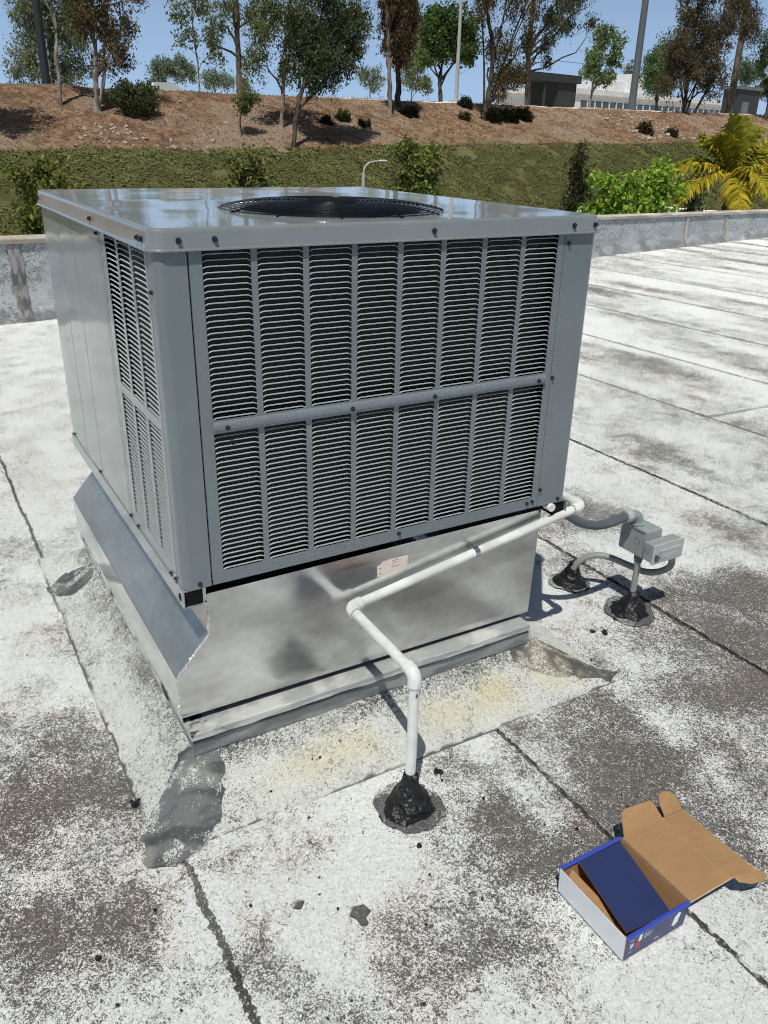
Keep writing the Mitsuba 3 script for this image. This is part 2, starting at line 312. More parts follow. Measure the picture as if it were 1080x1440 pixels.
scene['ivy_ground_mat'] = two({'type': 'principled', 'base_color': proc(ivy_ground_col), 'roughness': .9, 'specular': .15})
scene['asphalt_mat'] = two({'type': 'principled', 'base_color': proc(lambda p, n, uv: mi.Color3f(.055, .055, .057) * (.8 + .4 * noise(p.x * 6, p.y * 6))), 'roughness': .9})
def bark(c0, c1, name):
    scene[name] = two({'type': 'principled', 'base_color': proc(lambda p, n, uv: mix(c0, c1, smoothstep(.3, .7, fbm(p.x * 7, p.y * 7, p.z * 1.6, 4)))), 'roughness': .9, 'specular': .15})
bark((.16, .13, .11), (.40, .35, .30), 'pale_bark_mat')
bark((.05, .042, .036), (.14, .115, .095), 'dark_bark_mat')
bark((.10, .08, .065), (.24, .19, .15), 'brown_bark_mat')
scene['leaf_mat'] = {'type': 'principledthin', 'base_color': {'type': 'mesh_attribute', 'name': 'vertex_color'}, 'roughness': .6, 'spec_trans': 0.0, 'diff_trans': .8, 'eta': 1.4}
scene['dull_leaf_mat'] = two({'type': 'diffuse', 'reflectance': {'type': 'mesh_attribute', 'name': 'vertex_color'}})
scene['dark_pole_mat'] = two({'type': 'principled', 'base_color': rgb(.035, .036, .04), 'roughness': .6})
scene['grey_pole_mat'] = two({'type': 'principled', 'base_color': rgb(.13, .145, .16), 'roughness': .6})
scene['pale_pole_mat'] = two({'type': 'principled', 'base_color': rgb(.55, .54, .52), 'roughness': .5})
scene['wire_mat'] = two({'type': 'principled', 'base_color': rgb(.03, .03, .035), 'roughness': .6})
scene['white_wall_mat'] = two({'type': 'principled', 'base_color': proc(lambda p, n, uv: mi.Color3f(.74, .74, .73) * (.92 + .16 * fbm(p.x * .4, p.y * .4, p.z * .8, 3))), 'roughness': .8})
scene['grey_roof_mat'] = two({'type': 'principled', 'base_color': rgb(.17, .18, .19), 'roughness': .6})
scene['shelter_mat'] = two({'type': 'principled', 'base_color': proc(lambda p, n, uv: mi.Color3f(.045, .047, .05) * (.8 + .4 * fbm(p.x, p.y, p.z, 3))), 'roughness': .7})
scene['far_glass_mat'] = two({'type': 'principled', 'base_color': rgb(.07, .09, .11), 'roughness': .15, 'specular': .6})
scene['rock_mat'] = two({'type': 'principled', 'base_color': proc(lambda p, n, uv: mi.Color3f(.46, .40, .33) * (.7 + .6 * fbm(p.x * 5, p.y * 5, p.z * 5, 3))), 'roughness': .9})
scene['car_mat'] = two({'type': 'principled', 'base_color': rgb(.78, .79, .80), 'roughness': .3, 'clearcoat': .6})

# ================================================================ SETTING
A = math.radians(10.5); SV = np.array([math.cos(A), math.sin(A), 0]); TV = np.array([-math.sin(A), math.cos(A), 0])
def st(s, t, z): return np.asarray(s)[..., None] * SV + np.asarray(t)[..., None] * TV + np.asarray(z)[..., None] * np.array([0, 0, 1.0])
TP = 6.36                                                            # inner face of the parapet, in t
def wall_y(x): return (TP + x * math.sin(A)) / math.cos(A)

# ---- roof: rolled sheets lapped over one another on a slab
slab = sg.Polygon([(-7, -6), (30, -6), (30, wall_y(30) + .2), (-7, wall_y(-7) + .2)])
v, f = trimesh.creation.triangulate_polygon(slab, engine='earcut')
obj('roof', (np.c_[v, np.full(len(v), -.03)], f), 'roof_mat', kind='structure', label='flat roof under worn white granule sheets')
edges = [-7.0, -5.6, -4.4, -3.3, -2.25] + SEAMS + [16.0, 17.2, 18.4, 19.6, 20.8, 22, 23.2, 24.4, 25.6, 27.0]
for i in range(len(edges) - 1):
    x0, x1 = edges[i], edges[i + 1]
    us = np.array([0, 0, .004, .12, .5, .9, 1.0]); ext = .05
    ys = np.linspace(-6, 14, 81)
    vv = []
    for k, u in enumerate(us):
        for y in ys:
            a = seam_x(x0, y); b = seam_x(x1, y) + ext
            x = a + (b - a) * u; yy = min(y, wall_y(x) + .05)
            wob = .006 * (float(fb(np.array([y * 2.3, x0, .4]), 3)) - .5) if k < 3 else 0
            z = (-.004 if k == 0 else .006 - .006 * u) if k < 4 else (.006 - .006 * u)
            vv.append((x + wob, yy, z))
    ny = len(ys); fq = [(a * ny + b, (a + 1) * ny + b, (a + 1) * ny + b + 1, a * ny + b + 1) for a in range(len(us) - 1) for b in range(ny - 1)]
    obj('sheet', (np.array(vv), np.array(fq)), 'roof_mat', 'roof', smooth=30)

# ---- ground, street, hillside
def crest(s): return 3.72 + .014 * s
def bound(s): return .37 + .02 * s
def hill_z(s, t):
    s, t = np.asarray(s, float), np.asarray(t, float)
    b, c = bound(s), crest(s)
    z = np.where(t < 28, -6.5, np.where(t < 42, -6.5 + (b + 6.5) * (t - 28) / 14, np.where(t < 50, b + (c - b) * (t - 42) / 8, c - .03 * np.clip(t - 54, 0, 55))))
    q = np.stack([s * .22, t * .22, 0 * s], -1)
    amp = np.clip((t - 28) / 5, 0, 1) * (1 - .75 * np.clip((t - 49) / 3, 0, 1)) * np.where(t > 41, .55, 1.0)
    return z + amp * (.55 * (fb(q, 4) - .5) + .30 * (fb(q * 4.5, 2, 3) - .5))
ss = np.arange(-14, 190, .8); tt = np.concatenate([np.arange(27, 52, .4), np.arange(52, 70, 2.0), [80, 100, 130, 170, 230, 320, 450]])
Sg, Tg = np.meshgrid(ss, tt, indexing='ij'); V = st(Sg, Tg, hill_z(Sg, Tg)).reshape(-1, 3)
ns, nt = len(ss), len(tt)
def quads(sel):
    i, j = np.meshgrid(np.arange(ns - 1), np.arange(nt - 1), indexing='ij'); m = sel(tt[j]); i, j = i[m], j[m]
    return np.stack([i * nt + j, (i + 1) * nt + j, (i + 1) * nt + j + 1, i * nt + j + 1], -1)
def sub(fq):
    m = trimesh.Trimesh(V, np.vstack([fq[:, [0, 1, 2]], fq[:, [0, 2, 3]]]), process=False); m.remove_unreferenced_vertices(); return m
obj('hillside', sub(quads(lambda t: (t >= 41.7) & (t < 49.7))), 'soil_mat', smooth=True, kind='structure', label='bare brown mulched slope above the green bank')
obj('green_bank', sub(quads(lambda t: t < 41.7)), 'ivy_ground_mat', smooth=True, kind='structure', label='lower slope under green ground cover')
obj('road_verge', sub(quads(lambda t: t >= 49.7)), 'verge_mat', smooth=True, kind='structure', label='pale dirt road verge along the hill top')
obj('ground', (np.array([(-900, -900, -6.56), (1500, -900, -6.56), (1500, 1500, -6.56), (-900, 1500, -6.56)], float), np.array([(0, 1, 2, 3)])), 'asphalt_mat', kind='structure', label='street level ground far below the roof')

# ================================================================ FOLIAGE
def leaf_cloud(centers, size, aspect, cols, droop=.5, jitter=.35, r=None, curl=0.0, flat=None):
    """Diamond leaves at the centres; the colour is per leaf."""
    r = r or rng; n = len(centers)
    d = r.normal(size=(n, 3)); d[:, 2] -= droop * 1.6; d /= np.linalg.norm(d, axis=1, keepdims=True)
    if flat is not None:
        nr = flat + .35 * r.normal(size=(n, 3)); d = np.cross(nr, d); d /= np.linalg.norm(d, axis=1, keepdims=True)
    w = np.cross(d, nr if flat is not None else r.normal(size=(n, 3))); w /= np.linalg.norm(w, axis=1, keepdims=True)
    L = size * (1 + jitter * r.normal(size=n)).clip(.4, 2)[:, None]; W = L * aspect
    nn = np.cross(d, w) * L * curl
    v = np.stack([centers - d * L * .5, centers + w * W * .5 + nn, centers + d * L * .5, centers - w * W * .5 + nn], 1).reshape(-1, 3)
    k = np.arange(n)[:, None] * 4
    f = np.vstack([k + [0, 1, 2], k + [0, 2, 3]])
    return v, f, np.repeat(cols, 4, 0)

def clump_points(ells, per, r, clump=.28, fill=1.0):
    """Points in leaf clumps spread unevenly through ellipsoids (x, y, z, rx, rz)."""
    out, hubs = [], []
    for (x, y, z, rx, rz) in ells:
        vol = rx * rx * rz; nc = max(5, int(9 * fill * (rx * rz) / (clump * clump) * .62))
        u = r.normal(size=(nc, 3)); u /= np.linalg.norm(u, axis=1, keepdims=True); u *= (r.random((nc, 1)) ** .45) * (1 + .12 * r.normal(size=(nc, 1)))
        c = np.array([x, y, z]) + u * [rx, rx, rz]
        hubs.append(c)
        for q in c:
            m = int(per * .8 * r.uniform(.35, 1.5)); sc = clump * r.uniform(.55, 1.25)
            out.append(q + r.normal(size=(m, 3)) * [sc * .55, sc * .55, sc * .62])
    return np.vstack(out), np.vstack(hubs)

def palette(n, base, r, var=.28, warm=0.0):
    b = np.asarray(base)[None] * np.exp(var * r.normal(size=(n, 1)))
    t = r.random((n, 1)) < warm
    return np.clip(np.where(t, b * [1.45, 1.02, .8], b) * (1 + .08 * r.normal(size=(n, 3))), .004, .8)

def limb(a, b, r0, r1, r, sag=.12, n=6):
    a, b = np.asarray(a, float), np.asarray(b, float); L = np.linalg.norm(b - a)
    t = np.linspace(0, 1, n)[:, None]
    off = r.normal(size=(1, 3)) * L * sag * np.sin(t * np.pi) + np.array([0, 0, 1]) * L * .10 * np.sin(t * np.pi)
    off2 = r.normal(size=(n, 3)) * L * .018; off2[0] = off2[-1] = 0
    return tube(a + (b - a) * t + off + off2, r0 + (r1 - r0) * t[:, 0], 6, caps=False)

def tree(name, label, category, trunk, ells, bark_m, col, per=42, leaf=.17, aspect=.32, clump=.42, droop=.6, warm=0.0, seed=1, group=None, fill=1.0, sway=.04, extra=None, mat='leaf_mat', twigs=True, var=.28):
    r = np.random.default_rng(seed)
    key = thing(name, label, category, group)
    P = np.array([t[:3] for t in trunk]); R = np.array([t[3] for t in trunk])
    P = P.copy(); P[0, 2] -= .25
    path = curve(P, 6 * (len(P) - 1)); tp = np.linspace(0, len(P) - 1, len(path)); rad = np.interp(tp, np.arange(len(P)), R)
    path[1:-1] += r.normal(size=(len(path) - 2, 3)) * sway * .6
    rad = rad * (1 + .12 * r.normal(size=len(rad))).clip(.75, 1.3); rad[0] *= 1.5; rad[-1] *= .6
    ms = [tube(path, rad, 10)]
    if extra:
        for (pp, r0, r1) in extra:
            c = curve(pp, 14); ms.append(tube(c, np.linspace(r0, r1, len(c)), 8))
    lo = P[0, 2]
    leaf, col, per = leaf * .98, tuple(2.5 * q for q in col), per * 1.55
    leafpts, hubs = clump_points(ells, per, r, clump, fill)
    if twigs:
        for (x, y, z, rx, rz) in ells:
            c = np.array([x, y, z]); cand = np.linalg.norm(path[:, :2] - c[:2], axis=1) * .8 + np.abs(path[:, 2] - (z - .75 * np.linalg.norm(path[:, :2] - c[:2], axis=1) - .3 * rz))
            cand[path[:, 2] < lo + .25 * (path[-1, 2] - lo)] += 2
            k = int(np.argmin(cand)); r0 = min(rad[k] * .55, .09)
            ms.append(limb(path[k], c, r0, .018, r))
            near = hubs[np.linalg.norm((hubs - c) / [rx, rx, rz], axis=1) < 1.05]
            for h in near[r.permutation(len(near))[:8]]:
                q = path[k] + (c - path[k]) * r.uniform(.55, 1)
                ms.append(limb(q, h, .016, .006, r, n=4))
    obj('trunk', cat(ms), bark_m, key, smooth=50)
    cols = palette(len(leafpts), col, r, var, warm)
    v, f, c = leaf_cloud(leafpts, leaf, aspect * 1.25, cols, droop, r=r)
    scene[key + '__crown'] = mikit.ply((v, f), mat, color=c)
    return key

TREES = [
('far_left', [(10.67, 59.95, 4.0, 0.14), (10.83, 59.98, 6.73, 0.11), (10.94, 60.0, 8.67, 0.09)], [(9.91, 59.81, 7.81, 1.46, 1.83), (9.37, 59.71, 5.65, 1.37, 1.55), (11.61, 60.12, 7.58, 1.73, 2.05), (11.76, 60.15, 5.41, 1.6, 1.19), (10.91, 59.99, 10.16, 2.28, 1.83), (12.86, 60.35, 8.47, 1.14, 1.6)]),
('pale_trunk', [(9.15, 50.07, 2.98, 0.11), (9.31, 50.1, 5.44, 0.09), (9.47, 50.13, 6.76, 0.08), (9.3, 50.1, 7.86, 0.06), (9.12, 50.06, 9.09, 0.04)], [(9.15, 50.07, 9.25, 0.77, 0.7), (10.37, 50.29, 8.93, 0.85, 0.85), (10.37, 50.3, 7.65, 0.54, 0.77)]),
('double_trunk', [(11.0, 49.7, 2.73, 0.18), (11.05, 49.7, 4.05, 0.16), (11.26, 49.74, 5.7, 0.12), (11.24, 49.74, 7.35, 0.1), (11.38, 49.77, 9.27, 0.08)], [(12.14, 49.91, 7.1, 0.86, 1.02), (12.33, 49.94, 6.12, 0.79, 0.79), (11.82, 49.85, 5.13, 0.94, 0.55), (10.83, 49.67, 7.14, 0.71, 0.94), (13.23, 50.11, 6.93, 0.55, 0.79), (12.84, 50.04, 5.3, 0.55, 0.63), (11.87, 49.86, 8.7, 1.57, 1.18), (13.79, 50.21, 8.26, 0.39, 0.55)]),
('slope_shrub', [(13.05, 49.42, 2.5, 0.06), (13.11, 49.43, 3.36, 0.04)], [(13.06, 49.43, 3.29, 1.0, 0.8), (13.71, 49.55, 3.57, 0.56, 0.72), (12.35, 49.29, 3.61, 0.48, 0.56)]),
('far_small1', [(30.59, 102.29, 4.0, 0.08), (30.88, 102.34, 8.59, 0.06)], [(29.73, 102.13, 8.3, 0.98, 1.47), (31.76, 102.5, 8.64, 1.47, 1.47), (33.41, 102.81, 8.24, 0.98, 1.31)]),
('sparse', [(19.94, 58.61, 4.1, 0.061), (19.9, 58.61, 6.4, 0.05), (19.76, 58.58, 8.44, 0.05), (19.77, 58.58, 10.43, 0.04)], [(19.02, 58.44, 8.69, 0.78, 0.87), (19.64, 58.56, 7.62, 0.68, 0.58), (20.56, 58.73, 9.4, 0.78, 0.78), (18.68, 58.38, 7.21, 0.39, 0.48), (21.07, 58.83, 7.94, 0.58, 0.68), (21.39, 58.88, 6.5, 0.68, 0.58), (19.89, 58.61, 10.64, 1.26, 0.97)]),
('far_small2', [(38.7, 108.88, 4.2, 0.09), (39.0, 108.93, 8.18, 0.07)], [(38.4, 108.82, 7.99, 1.25, 1.07), (40.59, 109.23, 7.95, 1.25, 0.89), (43.36, 109.74, 7.78, 0.89, 0.72)]),
('big_trunk', [(21.89, 56.13, 4.15, 0.23), (21.87, 56.12, 6.36, 0.2), (21.85, 56.12, 9.56, 0.19), (21.84, 56.12, 11.85, 0.17)], [(20.68, 55.9, 8.07, 0.86, 0.86), (20.09, 55.8, 6.96, 0.57, 0.57), (21.16, 55.99, 9.18, 0.86, 0.67), (23.07, 56.35, 8.89, 0.67, 0.95), (22.38, 56.22, 5.98, 0.48, 0.48), (22.18, 56.18, 11.52, 1.9, 1.43)]),
('sapling_slope', [(18.73, 48.15, 1.68, 0.04), (18.78, 48.16, 3.18, 0.03)], [(18.98, 48.19, 3.37, 0.58, 0.67), (19.46, 48.28, 3.65, 0.5, 0.42)]),
('pale2', [(21.93, 49.64, 2.09, 0.12), (22.16, 49.68, 4.1, 0.11), (22.41, 49.73, 6.76, 0.1), (22.83, 49.8, 8.98, 0.08), (22.97, 49.83, 10.41, 0.07)], [(20.9, 49.45, 7.18, 0.97, 1.23), (20.34, 49.34, 5.57, 0.7, 0.97), (21.91, 49.63, 8.17, 1.14, 1.05), (22.58, 49.76, 5.83, 0.97, 1.32), (21.06, 49.48, 8.51, 0.79, 0.7), (22.47, 49.74, 10.0, 1.76, 1.14)]),
('leaning_dark', [(21.58, 47.13, 1.13, 0.15), (21.94, 47.19, 3.19, 0.14), (22.59, 47.31, 4.78, 0.11), (23.13, 47.41, 6.64, 0.08), (23.75, 47.53, 8.12, 0.06)], [(23.13, 47.41, 6.64, 1.53, 1.44), (25.07, 47.77, 7.52, 1.44, 1.53), (23.09, 47.41, 5.0, 1.27, 1.02), (24.65, 47.7, 5.65, 1.44, 1.1), (26.5, 48.04, 8.09, 0.85, 0.93), (26.14, 47.97, 6.5, 0.68, 0.93), (22.17, 47.24, 7.62, 0.93, 1.1), (23.91, 47.56, 9.18, 1.87, 1.02)]),
('far_small3', [(57.5, 102.19, 4.3, 0.09), (57.58, 102.21, 8.79, 0.07)], [(56.76, 102.05, 9.07, 1.02, 1.29), (58.65, 102.4, 8.53, 0.92, 1.48)]),
('twin_trunk', [(32.29, 53.95, 3.2, 0.18), (32.08, 53.91, 5.96, 0.15), (31.87, 53.87, 8.51, 0.14), (31.47, 53.8, 11.74, 0.13)], [(32.7, 54.03, 8.58, 1.01, 2.03), (33.26, 54.13, 7.34, 0.86, 1.22), (32.27, 53.95, 10.01, 0.91, 1.32), (33.78, 54.23, 9.1, 0.61, 1.52), (32.39, 53.97, 11.85, 1.52, 1.32)]),
('dark_second', [(34.08, 55.89, 3.84, 0.21), (34.0, 55.87, 6.15, 0.18), (34.02, 55.87, 9.27, 0.16), (34.17, 55.9, 12.27, 0.13)], [(34.65, 55.99, 10.2, 0.63, 1.36), (34.32, 55.93, 8.33, 0.73, 1.26)]),
('back_dull', [(53.98, 86.28, 4.5, 0.1), (54.09, 86.3, 7.95, 0.08)], [(54.06, 86.3, 8.65, 1.61, 1.93), (54.98, 86.47, 11.5, 1.29, 2.58), (56.07, 86.67, 7.35, 0.81, 0.81)]),
('round_green', [(45.5, 67.42, 4.4, 0.19), (45.3, 67.38, 6.61, 0.18), (45.34, 67.39, 7.29, 0.16)], [(46.1, 67.53, 11.2, 1.94, 1.29), (44.31, 67.2, 9.97, 1.29, 1.68), (48.23, 67.93, 10.01, 1.29, 1.81), (43.58, 67.06, 8.01, 0.77, 0.77), (46.26, 67.56, 9.14, 1.81, 1.16), (44.88, 67.31, 11.52, 1.16, 0.77), (48.81, 68.03, 8.65, 0.77, 0.77)]),
('multi_stem', [(41.55, 55.39, 3.25, 0.19), (42.05, 55.48, 6.07, 0.17), (41.95, 55.46, 8.44, 0.17), (41.12, 55.31, 10.43, 0.14), (40.33, 55.16, 12.34, 0.11)], [(40.78, 55.25, 10.84, 1.11, 1.44), (43.01, 55.66, 8.05, 1.22, 1.44), (44.02, 55.85, 6.42, 1.33, 1.22), (42.92, 55.64, 5.38, 1.0, 0.89), (44.65, 55.96, 11.01, 1.33, 1.0), (45.94, 56.2, 8.75, 0.55, 1.88), (45.63, 56.15, 6.77, 0.55, 1.11), (42.11, 55.49, 12.55, 2.21, 1.22)]),
('branch_right', [(50.15, 60.76, 4.5, 0.25), (49.8, 60.69, 7.74, 0.23), (49.72, 60.68, 10.87, 0.2), (49.72, 60.68, 13.89, 0.19)], [(52.24, 61.14, 11.2, 1.49, 1.24), (53.95, 61.46, 12.31, 1.36, 0.87), (51.87, 61.08, 9.38, 0.74, 0.87), (55.4, 61.73, 13.41, 1.24, 0.87), (57.56, 62.13, 11.58, 0.5, 0.74), (54.69, 61.6, 10.89, 0.87, 0.74), (52.3, 61.15, 7.9, 0.31, 0.87), (49.62, 60.66, 13.38, 2.23, 1.24)]),
('light_small', [(64.96, 68.99, 4.7, 0.11), (65.13, 69.02, 7.24, 0.1), (65.56, 69.1, 9.69, 0.07)], [(66.11, 69.21, 11.49, 1.32, 1.32), (67.92, 69.54, 9.85, 1.03, 1.03), (64.93, 68.99, 9.33, 1.17, 1.03), (66.64, 69.3, 7.97, 1.32, 0.88), (64.2, 68.85, 8.34, 0.88, 0.88), (68.59, 69.67, 11.18, 0.73, 0.73)]),
('far_r1', [(133.42, 131.52, 5.6, 0.14), (132.73, 131.39, 12.41, 0.11)], [(131.73, 131.2, 12.6, 1.42, 2.56), (132.12, 131.28, 14.85, 1.0, 1.71)]),
('green_behind', [(85.34, 78.87, 5.0, 0.18), (84.62, 78.74, 9.1, 0.13)], [(83.18, 78.47, 9.93, 1.41, 2.29), (85.44, 78.89, 11.06, 1.59, 2.11), (85.4, 78.88, 8.53, 1.94, 1.41)]),
('dark_big', [(73.82, 64.35, 4.83, 0.22), (73.57, 64.31, 7.32, 0.2), (73.34, 64.26, 10.48, 0.17), (73.18, 64.23, 14.15, 0.15)], [(72.55, 64.12, 8.86, 1.92, 2.66), (75.04, 64.58, 10.61, 1.92, 2.66), (71.09, 63.85, 10.62, 1.63, 1.63), (77.95, 65.12, 8.21, 1.77, 1.92), (72.84, 64.17, 13.21, 1.92, 1.92), (77.96, 65.12, 12.11, 1.63, 2.51), (69.57, 63.56, 7.24, 1.04, 0.89), (80.14, 65.52, 13.89, 1.18, 1.77), (83.97, 66.23, 13.6, 1.18, 1.63), (80.94, 65.67, 15.56, 1.48, 1.48), (73.13, 64.22, 16.23, 3.25, 1.77)]),
('far_right', [(123.13, 94.01, 5.6, 0.17), (122.11, 93.82, 10.56, 0.11)], [(118.89, 93.23, 11.37, 1.58, 1.58), (121.95, 93.79, 12.52, 1.58, 1.58), (125.0, 94.36, 10.21, 1.13, 1.81), (117.26, 92.93, 12.71, 1.13, 1.13)]),
('right_edge', [(88.85, 65.81, 4.6, 0.24), (88.95, 65.83, 6.63, 0.2), (88.04, 65.66, 10.11, 0.16)], [(87.29, 65.52, 11.43, 1.46, 2.27), (89.95, 66.02, 8.11, 1.3, 1.95)]),
]
GREY, OLIVE, DARKG, GREEN, BROWN, FAR = (.115, .128, .075), (.075, .085, .034), (.045, .055, .024), (.05, .078, .026), (.085, .062, .034), (.10, .125, .085)
HOW = {   # name in TREES -> key name, label, bark, colour, more
'far_left': ('eucalyptus_tree', 'broad grey-green tree behind the dark pole at the far left', 'pale_bark_mat', GREY, dict(per=46, fill=1.1)),
'pale_trunk': ('slender_tree', 'slim tree with pale forked trunk beside the dark pole', 'pale_bark_mat', OLIVE, dict(extra=[([(9.45, 50.12, 6.5), (9.2, 50.1, 7.5), (8.6, 50.0, 8.6)], .05, .03)])),
'double_trunk': ('eucalyptus_tree', 'double trunked tree with rust brown hanging foliage at left', 'pale_bark_mat', (.078, .066, .036), dict(warm=.25, extra=[([(11.05, 49.7, 2.9), (11.55, 49.8, 4.3), (11.75, 49.85, 5.8), (12.0, 49.9, 7.0)], .13, .05)], per=48)),
'slope_shrub': ('hanging_shrub', 'dark olive shrub spreading over the crest at the left of the slope', 'dark_bark_mat', DARKG, dict(per=60, clump=.3)),
'far_small1': ('distant_tree', 'small distant pale tree cluster left of the thin sparse tree', 'pale_bark_mat', FAR, dict(leaf=.26)),
'sparse': ('slender_tree', 'thin sparse tree with open leaf clumps against blue sky', 'pale_bark_mat', GREY, dict(per=26, fill=.8, leaf=.18, aspect=.5)),
'far_small2': ('distant_tree', 'low distant trees behind the crest left of the thick brown trunk', 'pale_bark_mat', FAR, dict(leaf=.26)),
'big_trunk': ('tall_tree', 'tall tree with thick straight brown trunk rising out of view', 'brown_bark_mat', OLIVE, dict(per=36, sway=.02)),
'sapling_slope': ('sapling', 'thin sapling on brown slope below the thick straight trunk', 'dark_bark_mat', OLIVE, dict(per=26, clump=.26)),
'pale2': ('eucalyptus_tree', 'pale trunked tree just behind the leaning dark tree', 'pale_bark_mat', OLIVE, dict(per=40)),
'leaning_dark': ('leaning_tree', 'large bushy dark tree leaning right with forked trunk low on the slope', 'dark_bark_mat', (.06, .068, .032), dict(per=58, fill=1.15, clump=.4, extra=[([(21.9, 47.18, 3.1), (23.0, 47.4, 3.9), (24.2, 47.6, 5.2), (25.2, 47.8, 6.8)], .10, .04)])),
'far_small3': ('distant_tree', 'faint distant trees right of the large leaning tree', 'pale_bark_mat', FAR, dict(leaf=.26, per=30)),
'twin_trunk': ('eucalyptus_tree', 'pale thick trunk hung with brown drooping bark and foliage, centre of crest', 'pale_bark_mat', (.06, .045, .026), dict(per=70, warm=.2, droop=1.6, clump=.34, fill=1.3)),
'dark_second': ('tall_tree', 'dark trunk close behind the pale thick trunk at centre', 'dark_bark_mat', (.05, .042, .022), dict(per=50, droop=1.4, warm=.1)),
'back_dull': ('distant_tree', 'hazy pale tree between the dark trunk and the round tree', 'pale_bark_mat', (.10, .115, .06), dict(leaf=.24)),
'round_green': ('round_tree', 'round topped green tree with dark spreading limbs behind the crest', 'dark_bark_mat', GREEN, dict(per=30, leaf=.24, aspect=.6, clump=.42, droop=.1, fill=1.1, extra=[([(45.3, 67.38, 6.4), (44.6, 67.3, 7.6), (43.9, 67.1, 9.2)], .11, .03), ([(45.3, 67.38, 6.5), (46.6, 67.6, 7.8), (48.0, 67.9, 9.4)], .12, .03), ([(45.3, 67.38, 6.8), (45.6, 67.45, 8.5), (46.0, 67.5, 10.6)], .10, .03)])),
'multi_stem': ('multi_stem_tree', 'tree with fan of dark stems and brown hanging foliage above black bushes', 'dark_bark_mat', (.062, .050, .026), dict(per=38, warm=.18, droop=1.1, extra=[([(41.7, 55.4, 3.4), (43.0, 55.7, 6.0), (44.0, 55.9, 8.5), (45.6, 56.1, 11.8)], .12, .05), ([(41.9, 55.4, 4.0), (42.3, 55.5, 7.5), (43.1, 55.7, 10.5), (43.4, 55.8, 12.5)], .11, .05), ([(42.2, 55.5, 5.0), (44.4, 55.9, 9.0), (46.6, 56.3, 12.6)], .08, .03), ([(41.6, 55.4, 3.3), (41.2, 55.3, 7.0), (40.6, 55.2, 10.5)], .10, .05)])),
'branch_right': ('tall_tree', 'thick dark trunk with one long branch reaching right over sky', 'dark_bark_mat', (.05, .052, .028), dict(per=34, droop=1.0, leaf=.2, extra=[([(49.8, 60.7, 8.3), (51.2, 60.9, 9.2), (53.0, 61.3, 10.2), (55.0, 61.6, 11.9), (57.0, 62.0, 12.6)], .12, .03)])),
'light_small': ('slender_tree', 'light green small tree left of the grey pole', 'pale_bark_mat', (.085, .115, .05), dict(per=26, leaf=.24, aspect=.5, extra=[([(65.1, 69.0, 6.6), (66.6, 69.3, 8.4), (68.0, 69.6, 10.6)], .07, .02)])),
'far_r1': ('distant_tree', 'narrow distant tree behind the grey pole', 'pale_bark_mat', FAR, dict(leaf=.34, clump=.6)),
'green_behind': ('round_tree', 'dense green tree right of the grey pole behind the crest', 'dark_bark_mat', (.07, .10, .045), dict(leaf=.28, clump=.5, fill=1.2)),
'dark_big': ('eucalyptus_tree', 'large brown-green tree with several thin stems at right of crest', 'dark_bark_mat', (.062, .056, .034), dict(per=46, leaf=.24, clump=.55, warm=.2, fill=1.05, extra=[([(73.8, 64.3, 4.9), (72.6, 64.1, 7.0), (71.4, 63.9, 9.6)], .13, .05), ([(75.6, 64.7, 4.6), (77.0, 64.9, 6.5), (78.5, 65.2, 8.5), (78.6, 65.3, 11.5)], .14, .05), ([(74.2, 64.4, 4.8), (75.2, 64.6, 7.5), (75.6, 64.7, 11.0)], .12, .05)])),
'far_right': ('distant_tree', 'distant green trees behind the dark building at far right', 'dark_bark_mat', (.055, .08, .04), dict(leaf=.36, clump=.7)),
'right_edge': ('tall_tree', 'dark trunk with foliage cut by the right picture edge', 'dark_bark_mat', DARKG, dict(per=50, leaf=.22)),
}
for i, (n, tr, el) in enumerate(TREES):
    nm, lb, bk, col, kw = HOW[n]
    tree(nm, lb, 'shrub' if 'shrub' in nm else 'tree', tr, el, bk, col, seed=100 + i, **kw)

tree('eucalyptus_tree', 'tall tree past the left picture edge, seen by its shadow on the slope', 'tree', [(2.6, 44.0, .4, .2), (2.7, 44.1, 5, .17), (2.9, 44.2, 9, .12), (3.0, 44.2, 12, .06)], [(3.3, 44.3, 9.2, 1.7, 1.3), (4.3, 44.6, 10.4, 1.3, 1.2), (2.6, 44.0, 11.2, 1.6, 1.2), (3.6, 43.6, 8.0, 1.1, .9)], 'pale_bark_mat', OLIVE, seed=190)
SHRUBS = [(25.89, 51.4, 2.56, .51, 'round dark green shrub, lowest left of the three on the slope', DARKG), (27.64, 52.55, 2.92, .53, 'round green shrub, highest of the three on the slope', GREEN), (28.86, 51.68, 2.51, .43, 'round dark green shrub, rightmost of the three on the slope', DARKG),
          (39.42, 55.05, 3.23, .49, 'small round yellow-green shrub left of the fan of dark stems', (.06, .07, .02)), (34.14, 54.25, 3.3, .67, 'black-green rounded bush at foot of the dark trunk in the centre', (.02, .024, .012)), (42.26, 55.42, 3.22, .89, 'black bush under the fan of stems, left one', (.022, .026, .012)),
          (44.12, 55.55, 3.3, .9, 'black bush under the fan of stems, middle one', (.022, .026, .012)), (46.12, 56.26, 3.5, .8, 'black bush at foot of the thick dark trunk', (.025, .03, .012)), (41.3, 57.6, 4.3, .6, 'dark bush on the crest left of the fan of stems', DARKG),
          (60.33, 56.65, 2.85, .8, 'brown dry brush mound on the slope right of centre', (.085, .062, .035)), (63.6, 56.3, 2.6, .6, 'small brown dry brush further right on slope', (.09, .068, .04))]
